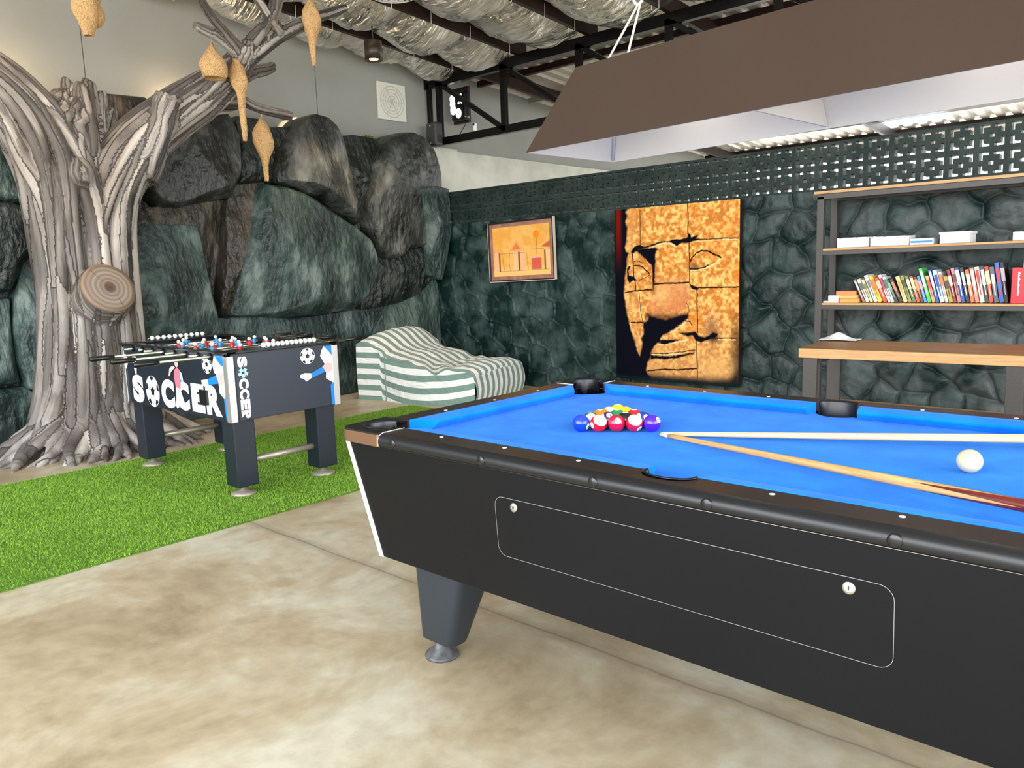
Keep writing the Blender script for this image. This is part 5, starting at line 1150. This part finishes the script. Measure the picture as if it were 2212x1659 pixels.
M_bronze = mat('bronze_band', sRGB(150, 112, 92), .25, metal=.7); M_pocket = mat('pocket_rubber', (.006, .007, .012, 1), .32)
sym(corner)
for y, sg in ((0, 1), (1, -1)):
    s = MB(); n = 28; cy_ = y-sg*.058; V = []
    lv = [(.069, .041, RZ+.003), (.064, .037, RZ+.0045), (.060, .033, RZ-.003), (.064, .036, CZ-.02), (.056, .03, CZ-.07)]
    for rx_, ry_, z in lv:
        for k in range(n):
            a = -R_(14)+(PI+R_(28))*k/(n-1); V.append((1-rx_*math.cos(a), cy_-sg*ry_*math.sin(a)-sg*(-.012), z))
    s.add(V, [(i*n+k, i*n+k+1, (i+1)*n+k+1, (i+1)*n+k) for i in range(len(lv)-1) for k in range(n-1)], 0, True)
    s.add([(1+.066*math.cos(a), cy_+.06*math.sin(a), CZ-.07) for a in np.linspace(0, 2*PI, 24, endpoint=False)], [tuple(range(24))])
    o = pp(s, 'pocket_liner', M_pocket); so = o.modifiers.new('t', 'SOLIDIFY'); so.thickness = .003
# cabinet: ends slope inwards
M_cab = M_black
def frustum(x0t, x1t, x0b, x1b, y0t, y1t, y0b, y1b, zt, zb):
    return [(x0b, y0b, zb), (x1b, y0b, zb), (x1b, y1b, zb), (x0b, y1b, zb), (x0t, y0t, zt), (x1t, y0t, zt), (x1t, y1t, zt), (x0t, y1t, zt)], [(3, 2, 1, 0), (4, 5, 6, 7), (0, 1, 5, 4), (1, 2, 6, 5), (2, 3, 7, 6), (3, 0, 4, 7)]
V, F = frustum(-.125, 2.125, -.018, 2.018, -.125, 1.125, -.100, 1.100, .7700, .398); V = [Vector(v) for v in V]
# open box: four walls + bottom so the pockets have depth
s = MB(); th = .03
inn, _ = frustum(-.09, 2.09, .015, 1.985, -.09, 1.09, -.07, 1.07, .7700, .398); inn = [Vector(v) for v in inn]
VV = V+inn
s.add(VV, [(0, 1, 5, 4), (1, 2, 6, 5), (2, 3, 7, 6), (3, 0, 4, 7), (8, 12, 13, 9), (9, 13, 14, 10), (10, 14, 15, 11), (11, 15, 12, 8), (4, 5, 13, 12), (5, 6, 14, 13), (6, 7, 15, 14), (7, 4, 12, 15), (3, 2, 1, 0)])
cab = pp(s, 'cabinet', M_cab, bevel=.002)
def sidept(x, z, sg=-1, o_=.0):   # point on the near side of the cabinet
    t = (z-.398)/(.770-.398); return (x, -.100-.025*t-o_, z)
# corner edging
for (sx, sy) in ((0, 0), (0, 1), (1, 0), (1, 1)):
    s = MB(); P = []
    for (x, y, z) in ((-.018, -.100, .398), (-.125, -.125, .770)):
        for dx, dy in ((-.003, -.003), (.016, -.003), (.016, .0), (.0, .0), (.0, .016), (-.003, .016)): P.append((x+dx, y+dy, z))
    P = [((2-a if sx else a), (1-b if sy else b), z) for a, b, z in P]
    s.add(P, [tuple(range(6)), tuple(range(6, 12))]+[(i, (i+1) % 6, 6+(i+1) % 6, 6+i) for i in range(6)]); pp(s, 'corner_edging', M_sight)
# thin pale trim under the long rail and the access door outline
s = MB(); s.tube([(.055, -.1285, .7695), (2.0, -.1285, .7695)], .0008, 6); pp(s, 'apron_trim', M_silverline if 'M_silverline' in globals() else M_steel)
def rrect(x0, x1, z0, z1, r, n=6):
    P = []
    for cx, cz, a in ((x0+r, z1-r, PI/2), (x0+r, z0+r, PI), (x1-r, z0+r, 1.5*PI), (x1-r, z1-r, 2*PI)):
        for k in range(n+1): P.append((cx+r*math.cos(a+PI/2*k/n), cz+r*math.sin(a+PI/2*k/n)))
    return P
rr_p = rrect(.513, 1.508, .527, .694, .028)
door = pp(MB().prism(rr_p, lambda a, b, t: sidept(a, b, o_=.0005+t*.0008), 1), 'access_door', M_cab)
s = MB(); q = rr_p+[rr_p[0]]; s.tube([sidept(a, b, o_=.001) for a, b in q], .0006, 6, cap=False); s.build('door_seam', mat('seam_line', sRGB(150, 150, 150), .5), door)
for x in (.581, 1.428):
    z = .6725; p = sidept(x, z, o_=.001); R = Matrix.Rotation(PI/2-.07, 3, 'X')
    l_ = MB().lathe([(.0125, 0), (.0125, .002), (.0115, .003), (.006, .0032)], p, 24, M=R).build('lock', M_steel, door)
    MB().box((p[0], p[1]-.0040, p[2]), (.002, .002, .008)).build('keyway', M_blackplastic, l_)
# legs with levelling feet
for sx in (0, 1):
    for sy in (0, 1):
        s = MB(); V = []; n = 8
        for (xa, xb, ya, yb, z) in ((-.006, .150, .030, .118, .078), (-.002, .158, .026, .122, .100), (.070, .300, -.050, .120, .40)):
            r = .03
            for cx, cy, a in ((xb-r, yb-r, 0), (xa+r, yb-r, PI/2), (xa+r, ya+r, PI), (xb-r, ya+r, 1.5*PI)):
                for k in range(5): V.append((cx+r*math.cos(a+PI/2*k/4), cy+r*math.sin(a+PI/2*k/4), z))
        V = [((2-a if sx else a), (1-b if sy else b), z) for a, b, z in V]
        s.add(V, [tuple(range(20))[::-1], tuple(range(40, 60))]+[(j*20+i, j*20+(i+1) % 20, (j+1)*20+(i+1) % 20, (j+1)*20+i) for j in range(2) for i in range(20)], 0, True)
        lg = pp(s, 'leg', M_legblue if 'M_legblue' in globals() else mat('leg_laminate', sRGB(36, 44, 52), .38), bevel=.003)
        fx, fy = (2-.040 if sx else .040), (1-.088 if sy else .088)
        MB().lathe([(.056, 0), (.058, .006), (.054, .012), (.030, .030), (.022, .045), (.020, .080)], (fx, fy, 0), 32).build('levelling_foot', mat('worn_rubber', (.05, .052, .056, 1), .45, col2=(.12, .12, .125, 1), scale=40), lg)

# ---------------------------------------------------------------- balls
BR = .0272
def ball_mat(name, col, stripe):
    m = bpy.data.materials.new(name); m.use_nodes = True; nt = m.node_tree; b = nt.nodes['Principled BSDF']; b.inputs['Roughness'].default_value = .12; b.inputs['Coat Weight'].default_value = .6
    tc = nt.nodes.new('ShaderNodeTexCoord'); sp = nt.nodes.new('ShaderNodeSeparateXYZ'); nt.links.new(tc.outputs['Object'], sp.inputs[0])
    def cmp(sock, thr, op='GREATER_THAN', ab=True):
        if ab:
            a = nt.nodes.new('ShaderNodeMath'); a.operation = 'ABSOLUTE'; nt.links.new(sock, a.inputs[0]); sock = a.outputs[0]
        c_ = nt.nodes.new('ShaderNodeMath'); c_.operation = op; nt.links.new(sock, c_.inputs[0]); c_.inputs[1].default_value = thr; return c_.outputs[0]
    mx = nt.nodes.new('ShaderNodeMix'); mx.data_type = 'RGBA'; nt.links.new(cmp(sp.outputs[2], BR*.928), mx.inputs[0]); mx.inputs[6].default_value = col; mx.inputs[7].default_value = (.86, .85, .80, 1); last = mx.outputs[2]
    if stripe:
        m2 = nt.nodes.new('ShaderNodeMix'); m2.data_type = 'RGBA'; nt.links.new(cmp(sp.outputs[0], BR*.60), m2.inputs[0]); nt.links.new(last, m2.inputs[6]); m2.inputs[7].default_value = (.86, .85, .80, 1); last = m2.outputs[2]
    nt.links.new(last, b.inputs['Base Color']); return m
rtv, upv, fwv = rt, Vector((0, 0, 1)), -Vector((fw.x, fw.y, 0)).normalized()
def make_ball(num, col, stripe, x, y, numdir, capdir, label):
    t = thing('pool_ball', label, 'pool ball', (x, y, CZ+BR+.0003), 0, 'racked pool balls')
    zd = (rtv*numdir[0]+upv*numdir[1]+fwv*numdir[2]).normalized()
    xd = (rtv*capdir[0]+upv*capdir[1]+fwv*capdir[2]); xd = (xd-zd*xd.dot(zd)).normalized(); yd = zd.cross(xd)
    t.rotation_euler = Matrix((xd, yd, zd)).transposed().to_euler()
    MB().sphere((0, 0, 0), BR, 36, 20).build('ball_body', ball_mat('ball_%d' % num, sRGB(*col), stripe), t, fixn=False)
    for sg_ in (1, -1):
        s = MB(); tx = str(num); hgt_ = .0085; wd_ = .0055*len(tx)
        vs, fs = text_mb(tx, wd_, hgt_, .02); 
        s.add([((a-wd_/2)*sg_, b-hgt_/2, sg_*(math.sqrt(max(0, BR**2-(a-wd_/2)**2-(b-hgt_/2)**2))+.0002)) for a, b in vs], fs)
        s.build('number', M_blackplastic, t)
    return t
O = Vector((.452, .350)); d1 = Vector((.636-.452, .469-.350)).normalized(); d2 = Vector((-d1.y, d1.x)); D = 2*BR+.0004
def rk(r, i): p = O+d1*D*(i+r*.5)+d2*D*r*.866; return p.x, p.y
BALLS = [
 (2, (20, 60, 226), 0, 0, 0, (.85, -.35, .6), (0, 1, 0), 'solid blue ball at the left end of the front row of the rack'),
 (11, (222, 10, 24), 1, 0, 1, (-.95, -.15, .45), (.25, .75, .7), 'red striped ball second from the left in the front row'),
 (7, (196, 10, 56), 0, 0, 2, (.05, .45, .85), (0, 1, 0), 'solid crimson ball in the middle of the front row'),
 (15, (190, 16, 52), 1, 0, 3, (.62, -.70, .7), (.05, .8, .65), 'crimson striped ball second from the right in the front row'),
 (4, (74, 22, 190), 0, 0, 4, (.70, .55, .55), (0, 1, 0), 'solid purple ball at the right end of the front row by the cue tips'),
 (14, (10, 110, 60), 1, 1, 0, (0, -1, .2), (0, .8, .6), 'green striped ball in the second row with its white cap up'),
 (12, (70, 24, 96), 1, 1, 1, (.1, .75, .65), (1, 0, 0), 'plum striped ball in the second row with its number up'),
 (8, (12, 12, 14), 0, 1, 2, (0, -1, 0), (1, 0, 0), 'black ball in the second row'),
 (10, (16, 50, 170), 1, 1, 3, (.3, .5, .8), (1, 0, 0), 'blue striped ball at the right end of the second row'),
 (5, (244, 128, 12), 0, 2, 0, (0, -1, 0), (1, 0, 0), 'solid orange ball in the middle row'),
 (6, (0, 140, 78), 0, 2, 1, (0, -1, 0), (1, 0, 0), 'solid green ball in the centre of the rack'),
 (3, (224, 16, 34), 0, 2, 2, (0, -1, 0), (1, 0, 0), 'solid red ball at the right of the middle row'),
 (13, (244, 140, 40), 1, 3, 0, (1, -.5, 0), (-.2, 1, .2), 'orange striped ball behind the solid orange ball'),
 (9, (250, 206, 10), 1, 3, 1, (0, -1, .2), (1, .1, 0), 'yellow striped ball just in front of the apex ball'),
 (1, (252, 214, 0), 0, 4, 0, (0, -1, 0), (1, 0, 0), 'solid yellow ball at the far apex of the rack')]
for num, col, stp, r_, i_, nd, cd, lb in BALLS: make_ball(num, col, stp, *rk(r_, i_), nd, cd, lb)
cb = thing('cue_ball', 'plain ivory white cue ball alone on the blue cloth', 'pool ball', (1.500, .478, CZ+BR+.0012)); MB().sphere((0, 0, 0), BR+.001, 40, 22).build('ball_body', mat('ivory_ball', sRGB(218, 204, 164), .2, coat=.2), cb, fixn=False)
# ---------------------------------------------------------------- cues
M_ash = mat('cue_ash', sRGB(222, 176, 112), .3, col2=sRGB(190, 138, 76), scale=6, stretch=(1.2, 34, 34), lo=.35, hi=.7, coat=.3); M_ash2 = mat('cue_maple', sRGB(240, 206, 158), .3, col2=sRGB(226, 184, 130), scale=6, stretch=(1.2, 34, 34), lo=.3, hi=.7, coat=.3)
M_rose = mat('cue_rosewood', sRGB(120, 34, 22), .22, col2=sRGB(76, 18, 16), scale=5, stretch=(1.5, 30, 30), coat=.5); M_tip = mat('cue_tip', sRGB(196, 176, 140), .9); M_ferr = mat('cue_ferrule', sRGB(238, 232, 214), .3)
def cue(tip, through, zb, splice, m_, label):
    d = Vector((through[0]-tip[0], through[1]-tip[1])).normalized(); Lc = 1.45
    t = thing('pool_cue', label, 'cue', (tip[0], tip[1], CZ+.0072), math.atan2(d.y, d.x)); pit = math.atan2(zb-(CZ+.0072), Lc)
    t.rotation_euler = (0, -pit, math.atan2(d.y, d.x))
    rad = lambda u: .0060+.0088*u**.9
    xs = np.linspace(.035, Lc, 40)
    MB().tube([(0, 0, 0), (.006, 0, 0), (.010, 0, 0)], [.0045, .006, .006], 16).build('tip', M_tip, t)
    MB().tube([(.010, 0, 0), (.035, 0, 0)], [.0060, .0062], 16).build('ferrule', M_ferr, t)
    xs = np.linspace(.035, splice+.22, 30); MB().tube([(x, 0, 0) for x in xs], [rad(x/Lc) for x in xs], 20).build('shaft', m_, t)
    # butt with spliced points running forward over the shaft
    s = MB(); n = 40; V = []; rings = 24; pts_ = 4
    for i in range(rings):
        w_ = i/(rings-1)
        for k in range(n):
            a = 2*PI*k/n; ph = abs(((a*pts_/(2*PI)) % 1)-.5)*2      # 1 at a point, 0 between
            x0_ = splice+.22*(1-ph)
            x = x0_+(Lc-x0_)*w_; r = rad(x/Lc)+.0004
            V.append((x, r*math.cos(a+.9), r*math.sin(a+.9)))
    s.add(V, [(i*n+k, i*n+(k+1) % n, (i+1)*n+(k+1) % n, (i+1)*n+k) for i in range(rings-1) for k in range(n)], 0, True); s.add(V[-n:], [tuple(range(n))])
    s.build('butt', M_rose, t)
    MB().tube([(Lc, 0, 0), (Lc+.012, 0, 0)], [.0146, .0125], 20).build('bumper', M_blackplastic, t)
cue((.690, .4300), (1.565, .768), .828, 1.05, M_ash2, 'pale maple cue lying behind the cue ball')
cue((.693, .4245), (1.664, .120), .829, .80, M_ash, 'golden ash cue with a dark red spliced butt lying before the cue ball')

# ---------------------------------------------------------------- lamp shade over the table
M_bulbw = bpy.data.materials.new('lit_bulb'); M_bulbw.use_nodes = True; b = M_bulbw.node_tree.nodes['Principled BSDF']; b.inputs['Emission Color'].default_value = (1, .93, .84, 1); b.inputs['Emission Strength'].default_value = 2
lamp = thing('billiard_lamp', 'long dark hip shaped lamp shade with white inside hung over the pool table', 'lamp', (1.07, .505, 1.65), math.radians(-4.6))
M_so = mat('brown_shade_outside', sRGB(58, 44, 36), .34, spec=.4); M_si = mat('white_shade_inside', (.62, .59, .55, 1), .5)
HL, HW, TL, TW, HH = .805, .215, .69, .10, .252
bot = [(-HL, -HW, 0), (HL, -HW, 0), (HL, HW, 0), (-HL, HW, 0)]; topv = [(-TL, -TW, HH), (TL, -TW, HH), (TL, TW, HH), (-TL, TW, HH)]
s = MB(); s.add(bot+topv, [(0, 1, 5, 4), (1, 2, 6, 5), (2, 3, 7, 6), (3, 0, 4, 7), (4, 5, 6, 7)]); s.build('outer_shell', M_so, lamp)
k_ = .004; bi = [(x*(1-.005), y*(1-.02), z) for x, y, z in bot]; ti = [(x*.99, y*.95, z-k_) for x, y, z in topv]
s = MB(); s.add(bi+ti, [(4, 5, 1, 0), (5, 6, 2, 1), (6, 7, 3, 2), (7, 4, 0, 3), (7, 6, 5, 4)]); s.build('inner_lining', M_si, lamp, fixn=False)
s = MB(); s.add(bot+bi, [(0, 4, 5, 1), (1, 5, 6, 2), (2, 6, 7, 3), (3, 7, 4, 0)]); s.build('rim', M_si, lamp)
s = MB(); xd = -.03
s.add([(xd, -HW*.97, .004), (xd, HW*.97, .004), (xd, TW*.93, .19), (xd, -TW*.93, .19), (xd+.006, -HW*.97, .004), (xd+.006, HW*.97, .004), (xd+.006, TW*.93, .19), (xd+.006, -TW*.93, .19)], [(0, 1, 2, 3), (7, 6, 5, 4), (0, 4, 5, 1), (1, 5, 6, 2), (2, 6, 7, 3), (3, 7, 4, 0)]); s.build('divider', M_si, lamp)
s = MB()
for a_ in (-1,): s.tube([(-HL*.985, HW*.95, .006), (-TL*.98, TW*.93, HH-.008)], .005, 8); 
s.build('corner_strip', M_si, lamp)
M_rope = mat('white_rope', sRGB(206, 198, 186), .8)
apex = Vector((-.52, -.0, HH+.165))
for p_, q_ in (((-.60, -.06, HH), apex), ((-.52, -.06, HH), apex+Vector((.006, 0, 0))), ((.55, -.06, HH), (.60, 0, HH+.165)), ((.65, -.06, HH), (.60, 0, HH+.165))): MB().tube([p_, q_], .0035, 8).build('rope', M_rope, lamp)
for x_ in (-.40, .40):
    bl_ = MB().lathe([(.002, -.06), (.022, -.052), (.030, -.03), (.026, -.005), (.014, .015), (.014, .045)], (x_, 0, .205), 20).build('bulb', M_bulbw, lamp)
    l_ = bpy.data.lights.new('lamp_bulb_light', 'POINT'); l_.energy = .7; l_.color = (1, .93, .84); l_.shadow_soft_size = .03; lo_ = bpy.data.objects.new('lamp_bulb_light', l_); C.objects.link(lo_); lo_.location = (1.07+x_*.997, .505-x_*.08, 1.65+.12)
s = MB(); ring = [(apex.x+.0, .035*math.cos(q)*1.0, apex.z+.045+.048*math.sin(q)) for q in np.linspace(-PI/2, 1.5*PI, 30)]
ring = [(apex.x+.032*math.cos(q), -.012*math.cos(q), apex.z+.042+.046*math.sin(q)) for q in np.linspace(-PI/2, 1.5*PI, 30)]
M_wr = mat('white_ring', (.8, .8, .78, 1), .3); s.tube(ring, .0042, 8, cap=False); s.build('hanging_ring', M_wr, lamp); MB().tube([(p[0]+1.12, p[1], p[2]) for p in ring], .0042, 8, cap=False).build('hanging_ring', M_wr, lamp)
rz_top = roofz(.5)+.02-1.65
for x_ in (apex.x, apex.x+1.12): MB().tube([(x_, 0, apex.z+.088), (x_, 0, rz_top)], .003, 8).build('suspension_cord', M_rope, lamp)
# ---------------------------------------------------------------- fittings under the roof
# white square plate on the left wall
t = thing('wall_fan_plate', 'white square plate with a round grille high on the grey wall', 'vent', (-5.298, 4.475, 3.235))
M_pl = mat('pale_plastic', sRGB(226, 226, 214), .5)
s = MB(); s.bb(0, .028, -.205, .205, -.205, .205); s.build('plate', M_pl, t, bevel=.006)
Ry = Matrix.Rotation(PI/2, 3, 'Y')
s = MB()
for r in (.17, .135, .10, .065, .035): s.tube([(.030, r*math.cos(q), r*math.sin(q)) for q in np.linspace(0, 2*PI, 41)], .0045, 6, cap=False)
s.lathe([(.018, .0), (.018, .006), (.01, .009)], (.028, 0, 0), 16, M=Ry)
for k in range(6): q = k*PI/3; s.tube([(.030, .018*math.cos(q), .018*math.sin(q)), (.030, .17*math.cos(q), .17*math.sin(q))], .003, 6)
s.build('round_grille', mat('grille_grey', sRGB(196, 198, 192), .5), t)
# ceiling downlight
t = thing('cylinder_downlight', 'small dark cylinder downlight glowing warm under the foil', 'lamp', (-4.12, 3.31, 3.27))
s = MB(); s.lathe([(.001, .07), (.07, .06), (.076, .0), (.083, .0), (.083, .17), (.02, .172), (.001, .172)], n=28, cap=False); s.build('can', mat('brown_can', (.03, .018, .012, 1), .35), t, fixn=False)
MB().tube([(0, 0, .15), (0, 0, roofz(3.31)-3.27-.0)], .006, 8).build('stem', M_blackmetal, t)
M_glow = bpy.data.materials.new('warm_glow'); M_glow.use_nodes = True; b = M_glow.node_tree.nodes['Principled BSDF']; b.inputs['Emission Color'].default_value = (1, .72, .36, 1); b.inputs['Emission Strength'].default_value = 14
MB().lathe([(.001, .006), (.040, .010), (.046, .02), (.03, .04)], n=20).build('bulb', M_glow, t)
spot('downlight_beam', (-4.12, 3.31, 3.262), (-4.12, 3.33, 0), 55, 1.9, warm)
for j, (x, y, lb) in enumerate(((-2.78, 9.0, 'cylinder downlight beyond the block screen, just right of the lamp shade edge'), (-1.55, 9.4, 'cylinder downlight beyond the block screen beside the bright skylight'))):
    t = thing('cylinder_downlight', lb, 'lamp', (x, y, roofz(y)-.22), 0, 'downlights beyond the screen')
    s = MB(); s.lathe([(.001, .05), (.06, .0), (.07, .0), (.07, .15), (.02, .152), (.001, .152)], n=20, cap=False); s.build('can', MATS['brown_can'], t); MB().lathe([(.001, -.004), (.05, -.002), (.055, .01)], n=20).build('bulb', M_glow, t); MB().tube([(0, 0, .15), (0, 0, .26)], .008, 8).build('stem', M_blackmetal, t)
# loudspeaker, camera, lamp unit by the truss
t = thing('wall_speaker', 'dark grey loudspeaker hung at the left foot of the roof truss', 'speaker', (-5.02, 4.90, 2.745))
s = MB(); s.bb(-.085, .085, -.08, .04, 0, .27); s.build('speaker_box', mat('speaker_grey', (.035, .035, .035, 1), .5), t, bevel=.03, seg=4)
s = MB(); s.bb(-.07, .07, -.086, -.078, .02, .25); s.build('grille', mat('speaker_grille', (.05, .05, .048, 1), .6, bump=.3, bscale=700), t, bevel=.004)
s = MB(); s.bb(-.008, .008, -.089, -.085, .03, .038); s.bb(-.008, .008, -.089, -.085, .225, .233); s.build('badge', M_white, t)
MB().bb(-.02, .02, .04, .10, .08, .14).build('bracket', M_blackmetal, t)
t = thing('security_camera', 'small white camera with a black lens on the truss chord', 'camera', (-4.50, 5.03, 2.8575))
s = MB(); s.bb(-.022, .022, -.02, .02, 0, .10); s.build('camera_body', M_white, t, bevel=.018, seg=4); MB().lathe([(.014, 0), (.014, .004), (.008, .006)], (0, -.02, .078), 16, M=Matrix.Rotation(PI/2, 3, 'X')).build('lens', M_blackplastic, t)
t = thing('projector_lamp', 'glossy black lamp unit with white lit lenses behind the truss', 'lamp', (-5.10, 5.42, 3.10))
s = MB(); s.bb(-.14, .12, .0, .04, -.02, .40); s.build('back_plate', mat('brown_plate', (.03, .012, .01, 1), .4), t)
s = MB(); s.bb(-.10, .16, -.09, .0, .0, .34); s.build('housing', M_blackplastic, t, bevel=.035, seg=4)
M_lens = bpy.data.materials.new('lit_lens'); M_lens.use_nodes = True; b = M_lens.node_tree.nodes['Principled BSDF']; b.inputs['Base Color'].default_value = (.9, .9, .9, 1); b.inputs['Emission Color'].default_value = (1, 1, .97, 1); b.inputs['Emission Strength'].default_value = 1.2
for (x, z, r, sz) in ((-.055, .26, .040, 1.2), (-.052, .20, .042, 1.1), (-.045, .13, .045, 1.3), (.045, .08, .045, 1.3)): MB().sphere((x, -.095, z), r, 18, 10, sc_=(1, .5, sz)).build('lens', M_lens, t)
for (x, z) in ((.06, .26), (.09, .29), (.05, .20), (.10, .20)): MB().sphere((x, -.092, z), .014, 12, 8, sc_=(1.2, .4, 1)).build('lens', M_lens, t)
MB().bb(-.16, -.13, .01, .03, .1, .3).build('bracket', M_blackmetal, t)
MB().tube([(.10, -.05, .02), (.12, -.06, -.06), (.03, -.05, -.13), (-.02, -.02, -.16)], .005, 8).build('cable', M_blackmetal, t)
# small plant on the rock ledge
t = thing('ledge_plant', 'small green leafy plant on top of the dark boulder', 'plant', (-5.18, 4.0, 2.74))
s = MB(); rp = random.Random(5)
for k in range(26):
    a = rp.uniform(0, 2*PI); l = rp.uniform(.05, .13); e = rp.uniform(.3, 1.2); d = Vector((math.cos(a)*math.cos(e), math.sin(a)*math.cos(e), math.sin(e))); sd = d.cross(Vector((0, 0, 1))).normalized()*l*.22; p = Vector((rp.uniform(-.04, .04), rp.uniform(-.07, .07), 0))
    s.add([p, p+d*l*.5+sd, p+d*l-Vector((0, 0, l*.2)), p+d*l*.5-sd], [(0, 1, 2, 3)])
s.build('leaves', mat('leaf_green', sRGB(110, 140, 40), .5), t, fixn=False)
MB().lathe([(.03, 0), (.045, .05)], n=16).build('pot', M_dk, t)
# coil basket at the top edge of the picture
t = thing('ceiling_fan', 'white round wire fan guard hanging from the roof at the top edge', 'fan', (-2.78, 2.44, 3.305))
s = MB()
for r in (.05, .09, .13, .17): s.tube([(r*math.cos(q), r*math.sin(q), .02*(r/.17)**2) for q in np.linspace(0, 2*PI, 41)], .003, 6, cap=False)
for k in range(18): q = k*PI/9; s.tube([(.04*math.cos(q), .04*math.sin(q), 0), (.17*math.cos(q), .17*math.sin(q), .02), (.16*math.cos(q), .16*math.sin(q), .08)], .002, 5)
s.build('wire_guard', M_white, t); MB().lathe([(.045, 0), (.045, .06), (.02, .09)], n=20).build('motor', M_white, t); MB().tube([(0, 0, .08), (0, 0, roofz(2.44)-3.305+.02)], .01, 8).build('stem', M_white, t)

# ---------------------------------------------------------------- light
# open sides of the hall: daylight enters from behind the camera, from the right and beyond the screen
area('daylight_open_front', (1.0, -6.5, 2.6), (math.radians(84), 0, 0), 11, 4.5, 450, (1, .98, .95))
area('daylight_open_right', (8.5, .5, 3.0), (math.radians(82), 0, math.radians(90)), 10, 4, 340, (.96, .98, 1))
area('daylight_beyond_screen', (1.5, 12.5, 3.0), (math.radians(-82), 0, 0), 12, 3, 150, (1, 1, 1))
# warm cove lamps tucked behind the rocks and the tree
for (y, z, e) in ((.45, 2.80, 12), (3.35, 2.88, 16), (1.9, 2.88, 6), (-.3, 2.9, 5)):
    l = bpy.data.lights.new('cove_lamp', 'POINT'); l.energy = e; l.color = warm; l.shadow_soft_size = .05; o = bpy.data.objects.new('cove_lamp', l); C.objects.link(o); o.location = (-5.12, y, z-.06)
spot('warm_downlight', (-3.4, -.6, 3.7), (-4.6, .5, 2.3), 60, .9, warm)
